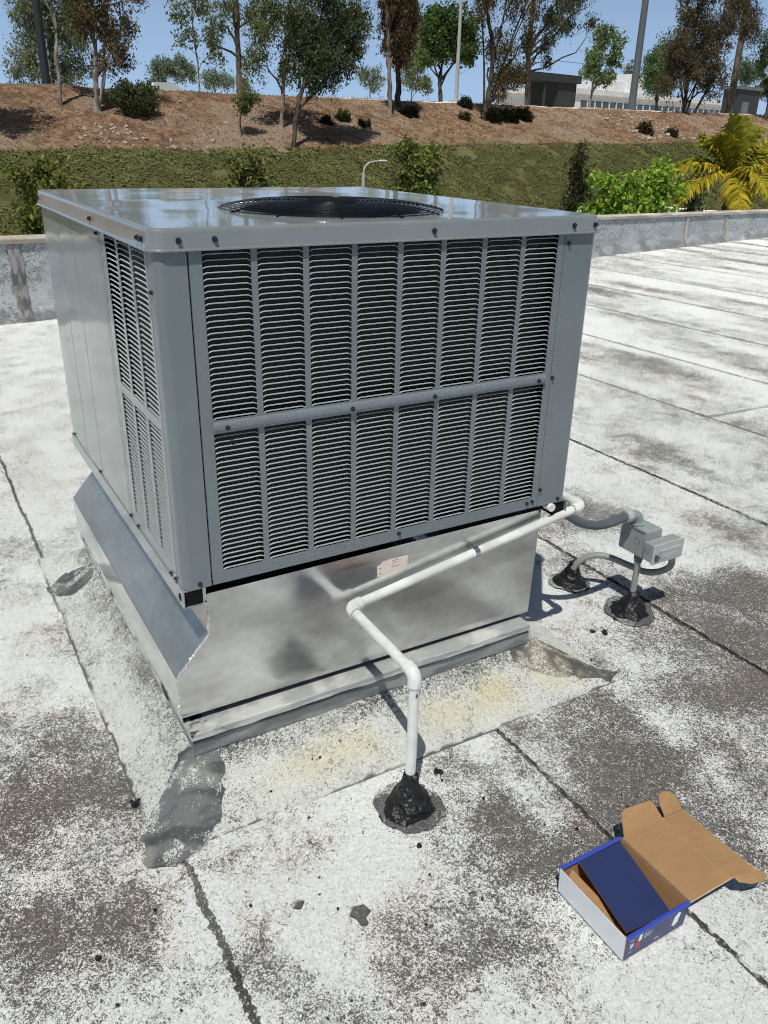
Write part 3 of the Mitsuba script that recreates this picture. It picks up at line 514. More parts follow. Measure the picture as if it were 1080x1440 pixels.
for i, (x, y, z, r_, lb, col) in enumerate(SHRUBS):
    r = np.random.default_rng(500 + i); k = thing('shrub', lb, 'shrub')
    pts, hubs = clump_points([(x, y, z, r_, r_ * .85)], 60, r, .17, 1.3)
    pts = pts[pts[:, 2] > z - r_ * 1.0]
    obj('stem', cat([limb((x, y, z - r_ * 1.2), h, .03, .008, r, n=4) for h in hubs[::3]]), 'dark_bark_mat', k)
    v, f, c = leaf_cloud(pts, .12, .45, palette(len(pts), col, r), .1, r=r)
    scene[k + '__foliage'] = mikit.ply((v, f), 'leaf_mat', color=c)

# plants between this building and the slope
def bushy(name, label, x, y, ztop, w, h, col, leaf, asp, seed, per=55, clump=.16, warm=0., cone=False, zb=-6.5):
    r = np.random.default_rng(seed); ells = []
    n = 9
    for i in range(n):
        q = (i + .5) / n; ww = w * ((1 - .75 * q) if cone else (1 - .55 * abs(q - .35)))
        for j in range(3):
            a = r.uniform(0, 6.28); rr = ww * .5 * r.uniform(.1, 1)
            ells.append((x + math.cos(a) * rr, y + math.sin(a) * rr, ztop - h + h * q, ww * .3, h / n * 1.1))
    trunk = [(x, y, zb, .09), (x + .05, y, ztop - h, .07), (x, y + .04, ztop - h * .4, .04), (x, y, ztop, .012)]
    col = tuple(.72 * q for q in col); per = per * .6
    return tree(name, label, 'tree', trunk, ells, 'dark_bark_mat', col, per=per, leaf=leaf, aspect=asp, clump=clump, droop=.05, seed=seed, warm=warm, fill=.55, sway=.02)
bushy('young_tree', 'bushy young olive-green tree left of the grey unit behind the parapet', 1.95, 13.58, 1.12, 1.25, 2.3, (.12, .135, .035), .085, .4, 11)
bushy('young_tree', 'small yellow-green treetop just above the back left of the unit lid', 7.05, 17.58, 1.2, 1.2, 1.8, (.13, .135, .045), .10, .4, 12, per=38)
bushy('young_tree', 'yellow-green treetop right of the street lamp', 12.3, 18.55, 1.45, 1.5, 2.6, (.14, .16, .045), .11, .4, 13, per=60)
bushy('young_tree', 'dark feathery sapling between the lamp treetop and bright green shrub', 19.2, 19.83, 1.55, 1.7, 3.4, (.055, .062, .026), .12, .3, 14, cone=True, per=22)
bushy('leafy_tree', 'bright green leafy tree above the parapet, left one', 17.75, 16.5, .78, 1.5, 2.2, (.21, .30, .05), .12, .62, 15, per=40, clump=.2)
bushy('leafy_tree', 'bright green leafy tree above the parapet beside the palm', 19.35, 16.75, 1.02, 1.6, 2.3, (.21, .30, .05), .12, .62, 16, per=40, clump=.2)
bushy('leafy_tree', 'pale leafy sprigs showing just left of the palm crown', 23.5, 18.6, 1.15, 1.1, 2.0, (.16, .19, .09), .12, .5, 17, per=22, clump=.2)

def palm():
    r = np.random.default_rng(31); k = thing('palm_tree', 'palm with yellowing feathery fronds above the parapet at right', 'palm tree')
    c = np.array([22.35, 16.35, .72])
    obj('trunk', tube(curve([(22.3, 16.5, -6.5), (22.4, 16.4, -2.5), c], 16), np.linspace(.16, .11, 16)[:len(curve([(22.3, 16.5, -6.5), (22.4, 16.4, -2.5), c], 16))], 12), 'brown_bark_mat', k, smooth=40)
    right = np.array([.865, -.5, 0]); fw = np.array([.5, .865, 0]); up = np.array([0, 0, 1.0])
    FR = [(-.25, -.1, 1.5, .15, 1.9, 0), (.1, .2, 1.6, .2, 1.9, 0), (.5, .1, 1.45, .4, 1.9, 0), (-.7, .1, 1.15, .55, 2.0, 0), (-1.0, -.1, .6, 1.15, 2.3, 1), (-.9, -.5, .35, 1.4, 2.2, 1), (.25, -.7, .5, 1.55, 2.0, 1), (.6, -.5, .6, 1.4, 2.0, 1),
          (1.0, 0, .9, .8, 2.2, 0), (.7, .6, 1.1, .6, 2.1, 0), (-.4, .7, 1.1, .7, 2.1, 0), (-.45, -.35, 1.2, .55, 1.9, 0), (-.1, -.75, .35, 1.7, 1.8, 1), (1.1, -.4, .3, 1.3, 2.1, 1), (.9, .3, 1.2, .5, 2.0, 0), (-.75, .5, .7, 1.0, 2.1, 0)]
    for (a, b, u0, sag, L, yel) in FR:
        d = right * a + fw * b + up * u0; d /= np.linalg.norm(d)
        t = np.linspace(0, 1, 26)[:, None]; spine = c + d * t * L + np.array([0, 0, -1]) * sag * t ** 2.2 * .95
        ms_v, ms_f, cs, o = [], [], [], 0
        sp = tube(spine, np.linspace(.018, .005, 26), 6, caps=False); ms_v.append(sp.vertices); ms_f.append(sp.faces); cs.append(np.tile([[.22, .20, .05]], (len(sp.vertices), 1))); o = len(sp.vertices)
        tan = np.gradient(spine, axis=0); tan /= np.linalg.norm(tan, axis=1, keepdims=True)
        side = np.cross(tan, up); side /= np.linalg.norm(side, axis=1, keepdims=True) + 1e-9; nrm = np.cross(side, tan)
        for q in np.linspace(3, 25, 64):
            i = min(int(q), 24); w = q - i; P = spine[i] * (1 - w) + spine[i + 1] * w
            for sgn in (-1, 1):
                ll = (.55 * math.sin(min(1, (q - 1) / 24) * 2.6 + .35) + .12) * r.uniform(.8, 1.15)
                dirn = side[i] * sgn * r.uniform(.75, 1.0) + tan[i] * r.uniform(.45, .8) + nrm[i] * r.uniform(-.1, .35); dirn /= np.linalg.norm(dirn)
                mid = P + dirn * ll * .55; tip = P + dirn * ll + np.array([0, 0, -1]) * ll * r.uniform(.15, .5)
                wv = np.cross(dirn, nrm[i]); wv = wv / (np.linalg.norm(wv) + 1e-9) * .036
                vv = np.array([P - wv * .5, P + wv * .5, mid + wv, tip, mid - wv]); ms_v.append(vv); ms_f.append(np.array([(0, 1, 2), (0, 2, 4), (4, 2, 3)]) + o); o += 5
                base = np.array([.56, .45, .045]) if (yel and r.random() < .85) or r.random() < .25 else np.array([.33, .34, .05])
                cs.append(np.tile(base * math.exp(.25 * r.normal()), (5, 1)))
        key = numbered(k + '__frond'); scene[key] = mikit.ply((np.vstack(ms_v), np.vstack(ms_f)), 'leaf_mat', color=np.vstack(cs))
palm()

# ground cover on the green bank (nobody could count it)
n = 300000; s_ = rng.uniform(4, 112, n); s_ = 4 + (s_ - 4) ** 1.0; t_ = rng.uniform(31.5, 42.25, n) + .25 * (fb(np.stack([s_ * .5, s_ * 0, s_ * 0], -1), 3, 9) - .5)
tuft = fb(np.stack([s_ * .8, t_ * .8, 0 * s_], -1), 3, 5); keep = tuft > .30; s_, t_, tuft = s_[keep], t_[keep], tuft[keep]
pc = st(s_, t_, hill_z(s_, t_) + rng.uniform(0, .10, len(s_)) + .5 * (tuft - .45).clip(0, 1))
ic = palette(len(pc), (.165, .170, .068), rng, .14) * (.7 + 1.0 * (tuft[:, None] - .3))
v, f, c = leaf_cloud(pc, .10, .8, ic, 0.0, flat=np.array([.09, -.42, .9]))
scene['ground_cover'] = mikit.ply((v, f), 'dull_leaf_mat', color=c); lab('ground_cover', 'olive green ground cover growing on the lower bank', 'stuff', 'ground cover')
# mulch and twigs on the brown slope
n = 26000; s_ = rng.uniform(6, 112, n); t_ = rng.uniform(42, 50.3, n)
pc = st(s_, t_, hill_z(s_, t_) + .02); mc = palette(n, (.225, .142, .088), rng, .45); mc[rng.random(n) < .12] *= 2.0
v, f, c = leaf_cloud(pc, .16, .22, np.clip(mc, .02, .6), 0.1)
scene['leaf_litter'] = mikit.ply((v, f), 'dull_leaf_mat', color=c); lab('leaf_litter', 'dry twigs and leaf litter on the brown slope', 'stuff', 'leaf litter')
# pale rubble at the foot of the double trunk, more on the right
rocks = []
for (u, n_, ds, tr_) in [(18.9, 46, 1.5, (42.3, 45.2)), (21.8, 14, 2.0, (42.2, 43.2)), (70, 60, 5, (43, 48.6)), (31, 10, 4, (43, 49))]:
    for q in range(n_):
        s0 = u + rng.normal() * ds * .55; t0 = rng.uniform(*tr_); r0 = rng.uniform(.05, .16) * (1.5 if u == 70 else 1)
        m = trimesh.creation.icosphere(subdivisions=1, radius=r0); m.vertices *= rng.uniform(.5, 1.3, (1, 3)) * [1, 1, .7]; m.vertices += rng.normal(size=m.vertices.shape) * r0 * .14
        m.apply_translation(st(s0, t0, hill_z(s0, t0) + r0 * .2)); rocks.append(m)
scene['rubble'] = mikit.ply(cat(rocks), 'rock_mat'); lab('rubble', 'pale broken rubble scattered on the brown slope', 'stuff', 'rubble')

# ---- poles, lamp, wires
def pole(name, label, cat_, x, y, z0, z1, r0, r1, m):
    k = thing(name, label, cat_)
    obj('shaft', tube([(x, y, z0), (x, y, (z0 + z1) / 2), (x, y, z1)], [r0, (r0 + r1) / 2, r1], 14), m, k, smooth=40)
    return k
k = pole('utility_pole', 'dark thick pole at the left rising out of view', 'utility pole', 9.38, 54.62, 3.4, 14.5, .24, .19, 'dark_pole_mat')
obj('crossarm', box(8.2, 10.6, 54.55, 54.69, 13.6, 13.75), 'dark_pole_mat', k)
k = pole('utility_pole', 'grey tapered pole right of the light green tree', 'utility pole', 67.2, 65.3, 4.4, 21, .38, .27, 'grey_pole_mat')
obj('crossarm', box(66, 68.5, 65.2, 65.4, 20, 20.2), 'grey_pole_mat', k)
k = pole('light_pole', 'thin pale pole in front of the round green tree', 'light pole', 41.38, 59.03, 3.9, 14.5, .17, .09, 'pale_pole_mat')
obj('arm', tube(curve([(41.38, 59.03, 14.3), (40.9, 58.9, 15.0), (40.0, 58.7, 15.2)], 10), .06, 8), 'pale_pole_mat', k)
k = thing('bare_tree', 'brown straight bare trunk at right in front of the far building', 'tree')
obj('trunk', tube([(86.28, 68.88, 4.6), (86.2, 68.85, 12), (86.1, 68.8, 20)], [.42, .36, .30], 12), 'brown_bark_mat', k, smooth=40)
r = np.random.default_rng(77); pts, hubs = clump_points([(86, 68.8, 19, 2.5, 2), (87.5, 69, 15.5, 1.2, 1.3), (84.8, 68.6, 16, 1.0, 1.5), (88.2, 69, 13, .9, 1.2)], 36, r, .5)
v, f, c = leaf_cloud(pts, .24, .35, palette(len(pts), (.07, .055, .035), r, .3, .2), .8, r=r); scene[k + '__crown'] = mikit.ply((v, f), 'leaf_mat', color=c)
k = thing('street_lamp', 'white street lamp with curved arm rising behind the unit lid', 'street lamp')
obj('pole', tube([(15.48, 27.28, -6.5), (15.48, 27.28, -2), (15.475, 27.277, .42)], [.10, .08, .06], 12), 'pale_pole_mat', k, smooth=40)
obj('arm', tube(curve([(15.475, 27.277, .40), (15.53, 27.29, .62), (15.75, 27.33, .80), (16.15, 27.41, .86)], 16), .032, 10), 'pale_pole_mat', k, smooth=40)
hd = trimesh.creation.icosphere(subdivisions=2, radius=1.0); hd.vertices *= [.24, .10, .055]; hd.apply_transform(trimesh.transformations.rotation_matrix(A, [0, 0, 1])); hd.apply_translation((16.42, 27.46, .86))
obj('head', hd, 'pale_pole_mat', k, smooth=True)
def wire(label, a, b, sag):
    t = np.linspace(0, 1, 40)[:, None]; p = np.array(a) * (1 - t) + np.array(b) * t; p[:, 2] -= sag * (4 * t[:, 0] * (1 - t[:, 0]))
    scene_key = obj('power_line', tube(p, .035, 5), 'wire_mat', label=label, category='power line', group='overhead power lines')
wire('thin dark overhead wire crossing the sky at top left', (9.4, 54.6, 13.7), (67.2, 65.3, 20.1), 1.6)
wire('thin dark overhead wire crossing the sky right of the grey pole', (40, 100, 13.6), (260, 160, 19.5), 1.5)

# ---- buildings beyond the crest
def quadbox(name, p0, along, w, d, z0, z1, m, parent, **kw):
    u = np.array([along[0], along[1], 0.]); u /= np.linalg.norm(u); vn = np.array([-u[1], u[0], 0]); b = trimesh.creation.box((w, d, z1 - z0))
    M4 = np.eye(4); M4[:3, 0], M4[:3, 1] = u, vn; M4[:3, 3] = np.array(p0) + u * w / 2 + vn * d / 2 + [0, 0, (z0 + z1) / 2]; b.apply_transform(M4)
    return obj(name, b, m, parent, **kw)
al = (.983, .182)
k = thing('park_shelter', 'dark flat roofed shelter left of the long white building', 'shelter')
quadbox('roof', (63.6, 77.4, 0), al, 9.2, 6, 7.95, 8.75, 'shelter_mat', k)
quadbox('wall', (69.0, 78.7, 0), al, 3.2, 4.6, 4.6, 7.95, 'shelter_mat', k)
for q in (0.1, 2.6): quadbox('post', (63.9 + q, 77.7 + q * .18, 0), al, .22, .22, 4.6, 7.95, 'shelter_mat', k)
k = thing('white_building', 'long low white building with window band beyond the crest', 'building')
quadbox('wall', (90.0, 103.2, 0), al, 52, 12, 4.6, 8.6, 'white_wall_mat', k)
quadbox('roof', (89.4, 102.7, 0), al, 53.2, 13, 8.6, 9.3, 'white_wall_mat', k)
quadbox('tower', (104.0, 108.2, 0), al, 9, 6, 9.3, 11.0, 'white_wall_mat', k)
quadbox('chimney', (110.0, 108.0, 0), al, 3.2, 4, 9.31, 12.2, 'white_wall_mat', k)
for q in range(26):
    if q < 2: continue
    x = 92.0 + q * 1.86; w_ = quadbox('window', (x, 103.17 + (x - 90) * .1851, 0), al, 1.5, .4, 6.35, 7.75, 'far_glass_mat', k)
k = thing('dark_building', 'dark low building at right behind the bare straight trunk', 'building')
quadbox('wall', (104.2, 82.4, 0), al, 6.0, 2.2, 4.8, 8.9, 'shelter_mat', k)
quadbox('roof', (103.8, 82.1, 0), al, 6.8, 2.8, 8.9, 9.3, 'grey_roof_mat', k)
quadbox('door', (105.6, 82.5, 0), al, 1.6, .3, 4.8, 7.4, 'grey_roof_mat', k)
k = thing('parked_car', 'white car roof showing above the crest at left', 'car')
def car_mesh():
    prof = sg.Polygon([(-2.1, .3), (-2.1, .75), (-1.5, .95), (-.9, 1.42), (.6, 1.45), (1.3, 1.0), (2.0, .85), (2.1, .35)]).buffer(.08)
    return plate(prof, 1.7, lambda a, b, c: np.stack([20.9 + a * .983 - (c - .85) * .18, 70.5 + a * .18 + (c - .85) * .983, 3.84 + b], -1))
obj('body', car_mesh(), 'car_mat', k, smooth=30)
for q in (-1.3, 1.3):
    w_ = trimesh.creation.cylinder(radius=.32, height=1.78, sections=20); w_.apply_transform(trimesh.transformations.rotation_matrix(math.pi / 2, [1, 0, 0])); w_.apply_transform(trimesh.transformations.rotation_matrix(A, [0, 0, 1])); w_.apply_translation((20.9 + q * .983, 70.5 + q * .18, 4.16)); obj('wheel', w_, 'dark_mat', k)
k = thing('white_shed', 'white roof glimpsed between the palm fronds', 'building')
quadbox('wall', (29.0, 25.4, 0), al, 7, 4, -6.5, -1.55, 'white_wall_mat', k)
quadbox('roof', (28.7, 25.1, 0), al, 7.6, 4.6, -1.55, -1.3, 'white_wall_mat', k)

# ---- parapet
def par_top(s): return .745 - .0163 * s
k = thing('parapet_wall', 'low granule faced parapet wall round the roof edge', 'parapet wall')
JO = [-6, 1.71, 5.5, 9.3, 13.04, 14.39, 18.0, 22.5, 28.0]
for a, b in zip(JO[:-1], JO[1:]):
    g = .035; sv = np.linspace(a + g, b - g, 40); zz = np.linspace(0, 1, 9)
    X, Z = np.meshgrid(sv, zz, indexing='ij'); top = par_top(X) - .032
    tq = TP - .10 * (1 - Z).clip(0, 1) ** 6 * 1.0 + .012 * (fb(np.stack([X * 2, Z * 3, 0 * X], -1), 3) - .5)
    vv = st(X, tq, Z * top + .003).reshape(-1, 3)
    fq = [(i * 9 + j, (i + 1) * 9 + j, (i + 1) * 9 + j + 1, i * 9 + j + 1) for i in range(39) for j in range(8)]
    obj('panel', (vv, np.array(fq)), 'parapet_mat', k, smooth=True)
for q, j in enumerate(JO[1:-1]):
    sv = np.array([j - .06, j - .03, j, j + .03, j + .06]); zz = np.linspace(0, 1, 12); X, Z = np.meshgrid(sv, zz, indexing='ij')
    X = X + .03 * (fb(np.stack([Z * 3 + j, X * 0, X * 0], -1), 3) - .5)
    tq = TP - .10 * (1 - Z) ** 6 - .016 + .3 * np.abs(X - j) ** 1.2 * .5
    vv = st(X, tq, Z * (par_top(X) - .034) + .006).reshape(-1, 3); fq = [(a * 12 + b, (a + 1) * 12 + b, (a + 1) * 12 + b + 1, a * 12 + b + 1) for a in range(4) for b in range(11)]
    obj('joint_strip', (vv, np.array(fq)), 'joint_dark_mat' if j < 5 else 'joint_tan_mat', k, smooth=True)
sv = np.linspace(-6, 28, 120)
prof = [(TP - .03, -.032), (TP - .03, 0.0), (TP - .022, .008), (TP + .27, .012), (TP + .27, -.05)]
vv = np.stack([st(sv, np.full_like(sv, t0) + .006 * (fb(np.stack([sv * 2, sv * 0, sv * 0], -1), 3) - .5), par_top(sv) + z0) for (t0, z0) in prof], 1).reshape(-1, 3)
m_ = len(prof); fq = [(i * m_ + j, i * m_ + j + 1, (i + 1) * m_ + j + 1, (i + 1) * m_ + j) for i in range(119) for j in range(m_ - 1)]
obj('coping', (vv, np.array(fq)), 'coping_mat', k)
vv = np.stack([st(sv, np.full_like(sv, TP + .20), par_top(sv) - .04), st(sv, np.full_like(sv, TP + .20), np.full_like(sv, -6.5))], 1).reshape(-1, 3)
obj('outer_face', (vv, np.array([(i * 2, i * 2 + 1, i * 2 + 3, i * 2 + 2) for i in range(119)])), 'building_wall_mat', k)

# ================================================================ ROOF CURB
X0, X1, Y0, Y1 = -.015, 1.098, 0.0, 1.36
def cant_d(x, y):
    w = .018 * (fb(np.stack([x * 4, y * 4, 0 * x], -1), 3) - .5)
    return np.maximum.reduce([(X0 - x) / .155, (x - X1) / .235, (Y0 - y) / .205, (y - Y1) / .2]) + w
def cant_z(x, y):
    d = cant_d(x, y).clip(0, 1.2)
    return .106 * (1 - d).clip(0, 1) ** 1.12 + .0055 + np.where(d > 1, -.012, 0) + .004 * (fb(np.stack([x * 9, y * 9, 0 * x], -1), 2, 4) - .5) * (d < .97)
k = thing('roof_curb', 'low roofing curb with granule cant under the grey unit', 'roof curb')
v, f = grid(np.arange(X0 - .18, X1 + .262, .0085), np.arange(Y0 - .232, Y1 + .232, .0085), cant_z)
c = v[f].mean(1); inside = (c[:, 0] > X0 + .03) & (c[:, 0] < X1 - .03) & (c[:, 1] > Y0 + .03) & (c[:, 1] < Y1 - .03); out = cant_d(c[:, 0], c[:, 1]) > 1.03
m = trimesh.Trimesh(v, f[~inside & ~out], process=False); m.remove_unreferenced_vertices()
obj('cant_flashing', m, 'cant_mat', k, smooth=True)
obj('membrane_wall', box(X0 + .004, X1 - .004, Y0 + .004, Y1, .03, .168), 'curb_wall_mat', k)
def wavy_bar(x0, x1, y0, y1, z0, z1, amp, n=60, seed=3):
    xs = np.linspace(x0, x1, n); w = amp * (fb(np.stack([xs * 9, xs * 0, xs * 0], -1), 4, seed) - .5); w2 = amp * (fb(np.stack([xs * 14, xs * 0 + 4, xs * 0], -1), 4, seed) - .5)
    ring = np.stack([np.stack([xs, 0 * xs + y1, 0 * xs + z1 - .004], -1), np.stack([xs, y0 + .005 + w, z1 + w2 * .3], -1), np.stack([xs, y0 + w, z1 - .004 + w2 * .3], -1), np.stack([xs, y0 + w * .7, z0 + w2], -1), np.stack([xs, 0 * xs + y1, z0 + w2], -1)], 1)
    vv = ring.reshape(-1, 3); q = [(i * 5 + j, i * 5 + (j + 1) % 5, (i + 1) * 5 + (j + 1) % 5, (i + 1) * 5 + j) for i in range(n - 1) for j in range(5)]
    q += [(0, 1, 2, 3), (0, 3, 4, 4)] + [((n - 1) * 5 + a, (n - 1) * 5 + b, (n - 1) * 5 + c_, (n - 1) * 5 + d) for a, b, c_, d in ((0, 3, 2, 1), (0, 4, 3, 3))]
    return vv, np.array(q)
obj('ledge', wavy_bar(X0 - .006, X1, -.017, .2, .167, .190, .008), 'lip_mat', k, label='pale wooden ledge above the curb wall')
obj('counterflashing', wavy_bar(X0 - .002, X1 + .004, -.0085, .01, .112, .158, .007, seed=8), 'curb_wall_mat', k)
obj('ledge', box(X0 - .006, X0 + .08, .205, Y1, .150, .190, .002), 'lip_mat', k)
obj('ledge', box(X1 - .08, X1, .205, Y1, .150, .190, .002), 'lip_mat', k)
def drape(poly, lift, edge=.012, seed=0, thick=.0015):
    p = poly.segmentize(.01); co = np.array(p.exterior.coords)[:-1]
    co = co + .042 * (np.stack([fb(np.c_[co * 26, co[:, 0] * 0], 4, seed), fb(np.c_[co * 26, co[:, 0] * 0 + 5], 4, seed)], -1) - .5)
    v, f = refined(sg.Polygon(co).buffer(0), edge)
    base = np.maximum(cant_z(v[:, 0], v[:, 1]), np.where(cant_d(v[:, 0], v[:, 1]) > 1.0, .0065, -1)) if lift is None else np.full(len(v), lift)
    bd = sg.Polygon(co).exterior; dist = shapely.distance(shapely.points(v[:, :2]), bd)
    v[:, 2] = base + thick * np.clip(dist / .012, 0, 1) + .0015 * (fb(v * 30, 3, seed) - .5) + .001
    return v, f
obj('sealant_patch', drape(sg.Polygon([(-.205, -.195), (-.19, -.12), (-.155, -.06), (-.10, -.005), (-.045, .05), (-.012, .03), (-.012, -.006), (.045, -.006), (.055, -.05), (.03, -.11), (-.02, -.16), (-.075, -.215), (-.15, -.235)]), None, seed=2), 'sealant_mat', k, smooth=40, label='grey sealant smeared over the front left curb corner')
obj('sealant_patch', drape(sg.Polygon([(1.03, -.006), (1.02, -.045), (1.09, -.10), (1.20, -.15), (1.335, -.195), (1.37, -.17), (1.31, -.09), (1.25, -.01), (1.19, .06), (1.12, .09), (1.099, .03), (1.099, -.006)]), None, seed=5), 'brown_sealant_mat', k, smooth=40, label='brown-grey sealant over the front right curb corner')
# loose patches on the roof sheets
obj('sealant_patch', drape(sg.Polygon([(-.185, 1.30), (-.13, 1.31), (-.085, 1.27), (-.04, 1.235), (-.018, 1.16), (-.06, 1.10), (-.11, 1.13), (-.16, 1.20)]), None, seed=7), 'sealant_mat', k, smooth=40, label='grey mastic patch on the lap left of the unit')

# ---- sheet metal curb adapter
k = thing('curb_adapter', 'galvanised sheet metal skirt between roof curb and grey unit', 'curb adapter')
FRONT = sg.Polygon([(-.030, .213), (-.032, .339), (.061, .445), (.063, .563), (1.134, .570), (1.124, .205)])
obj('front_plate', plate(FRONT, .0015, lambda a, b, c: np.stack([a, .030 + c, b], -1)), 'galvanised_mat', k)
def strip(pts, y0, y1, n=2):
    p = np.asarray(pts, float); ys = np.linspace(y0, y1, n)
    v = np.array([(x, y, z) for y in ys for (x, z) in p]); m = len(p)
    return v, np.array([(i * m + j, i * m + j + 1, (i + 1) * m + j + 1, (i + 1) * m + j) for i in range(n - 1) for j in range(m - 1)])
obj('side_plate', strip([(.063, .585), (.0605, .4455), (-.0315, .339)], .033, 1.33, 12), 'dimmed_galvanised_mat', k, label='blue-grey sloping galvanised side reflecting the sky')
obj('side_flange', strip([(-.0325, .3385), (-.032, .30), (-.029, .213)], .033, 1.33, 12), 'galvanised_mat', k)
obj('side_plate', strip([(1.134, .575), (1.1245, .205)], .033, 1.33, 8), 'galvanised_mat', k)
obj('back_plate', plate(FRONT, .0015, lambda a, b, c: np.stack([a, 1.331 + c, b], -1)), 'galvanised_mat', k)
e = np.array(FRONT.exterior.coords)[[0, 1, 2, 3]]; seg = np.vstack([np.linspace(e[i], e[i + 1], 26)[:-1] for i in range(3)] + [e[3:4]])
r = np.random.default_rng(4); seg = seg + r.normal(size=seg.shape) * .0016
obj('folded_seam', tube(np.c_[seg[:, 0], np.full(len(seg), .0305) + r.normal(size=len(seg)) * .0008, seg[:, 1]], .0030 * r.uniform(.5, 1.5, len(seg)), 6), 'ragged_edge_mat', k, label='ragged bright folded metal seam')
# label stuck on the front plate (its machine code left out)
stk = sg.Polygon([(.552, .482), (.650, .494), (.650, .533), (.568, .528), (.562, .519), (.552, .517)])
sp = obj('sticker', plate(stk, .0006, lambda a, b, c: np.stack([a, .0296 - c, b], -1)), 'sticker_mat', k, label='small cream paper label with faint dark print')
bars = []
for (a, b, w) in [(.598, .5225, .020), (.600, .516, .016), (.598, .5095, .007), (.598, .503, .024), (.556, .508, .009), (.557, .500, .006), (.556, .4915, .010)]:
    bars.append(box(a, a + w, .0286, .0291, b, b + .0016))
obj('print', cat(bars), 'ink_mat', sp)

# ================================================================ THE ROOFTOP UNIT
W, D, ZB, ZT = 1.2, 1.325, .600, 1.4286
U = thing('rooftop_air_conditioner', 'grey louvred rooftop air conditioning unit with fan in its lid', 'air conditioner')
def rrect(x0, x1, y0, y1, r, n=7):
    out = []
    for (cx, cy, a0) in ((x1 - r, y1 - r, 0), (x0 + r, y1 - r, 90), (x0 + r, y0 + r, 180), (x1 - r, y0 + r, 270)):
        for a in np.linspace(a0, a0 + 90, n): out.append((cx + r * math.cos(math.radians(a)), cy + r * math.sin(math.radians(a))))
    return np.array(out)
def loops(rings, close_top=False):
    n = len(rings[0][0]); v = np.vstack([np.c_[p, np.full(n, z)] for (p, z) in rings])
    q = [(i * n + j, i * n + (j + 1) % n, (i + 1) * n + (j + 1) % n, (i + 1) * n + j) for i in range(len(rings) - 1) for j in range(n)]
    return v, np.array(q)
FC, FR_, HR = (.580, .350), .296, .226
# lid: skirt + flat top with the fan opening
def lid_ring(off, z): return (rrect(-off, W + off, -off, D + off, .026 + off), z)
v1, q1 = loops([lid_ring(.0105, ZT - .0445), lid_ring(.0125, ZT - .0450), lid_ring(.0130, ZT - .0425), lid_ring(.0085, ZT - .038), lid_ring(.0052, ZT - .012), lid_ring(.0035, ZT - .005), lid_ring(.0005, ZT - .0015), lid_ring(-.0045, ZT)])
top = sg.Polygon(rrect(.0045, W - .0045, .0045, D - .0045, .0215)).difference(sg.Point(*FC).buffer(HR, 40))
v2, f2 = trimesh.creation.triangulate_polygon(top, engine='earcut')
lidm = cat([trimesh.Trimesh(v1, np.vstack([q1[:, [0, 1, 2]], q1[:, [0, 2, 3]]]), process=False), trimesh.Trimesh(np.c_[v2, np.full(len(v2), ZT)], f2, process=False)])
obj('lid', lidm, 'lid_paint_mat', U, smooth=50)
obj('fan_ring', (lambda m: (m.apply_translation((FC[0], FC[1], 0)), m)[1])(revolve([(HR - .001, ZT - .2), (HR - .001, ZT + .002), (HR + .002, ZT + .004), (HR + .006, ZT + .001)], 96)), 'fan_mat', U, smooth=40)
# guard: concentric wires on radial rods
gw = []
def gz(r): return ZT + .003 + .019 * (1 - np.minimum(r / FR_, 1) ** 5)
for i, rr in enumerate(np.linspace(.075, FR_ - .004, 19)):
    a = np.linspace(0, 2 * np.pi, 97); zz = gz(rr)
    gw.append(tube(np.c_[FC[0] + rr * np.cos(a), FC[1] + rr * np.sin(a), np.full(97, zz)], .0016, 6, caps=False))
for i in range(12):
    a = i * math.pi / 6 + .13; rr = np.linspace(.06, FR_ + .004, 10); sw = a + .0 * rr
    gw.append(tube(np.c_[FC[0] + rr * np.cos(sw), FC[1] + rr * np.sin(sw), gz(rr) - .0025], .0022, 6))
obj('fan_guard', cat(gw), 'black_gloss_mat', U, smooth=60)
hubm = revolve([(0, ZT + .026), (.06, ZT + .026), (.066, ZT + .023), (.066, ZT + .015), (0, ZT + .015)], 40); hubm.apply_translation((FC[0], FC[1], 0))
fk = obj('motor', hubm, 'dark_mat', U, smooth=30)
fan_v = []
for b in range(4):
    g = []
    for i in range(9):
        rr = .05 + (.212 - .05) * i / 8
        for j in range(7):
            a = b * math.pi / 2 + .25 + (j / 6 - .5) * (1.1 - .25 * i / 8); g.append((FC[0] + rr * math.cos(a), FC[1] + rr * math.sin(a), ZT - .085 + .055 * (j / 6 - .5)))
    obj('fan_blade', (np.array(g), np.array([(i * 7 + j, (i + 1) * 7 + j, (i + 1) * 7 + j + 1, i * 7 + j + 1) for i in range(8) for j in range(6)])), 'fan_mat', U, smooth=True)
sh = trimesh.creation.cylinder(radius=.05, height=.14, sections=32); sh.apply_translation((FC[0], FC[1], ZT - .10)); obj('motor_shaft', sh, 'fan_mat', fk, smooth=40)
obj('coil', cat([box(.03, W - .03, .034, .05, ZB + .01, ZT - .05), box(.034, .05, .051, .47, ZB + .01, ZT - .05), box(.03, W - .03, .04, D - .03, ZB + .004, ZB + .02)]), 'coil_mat', U)
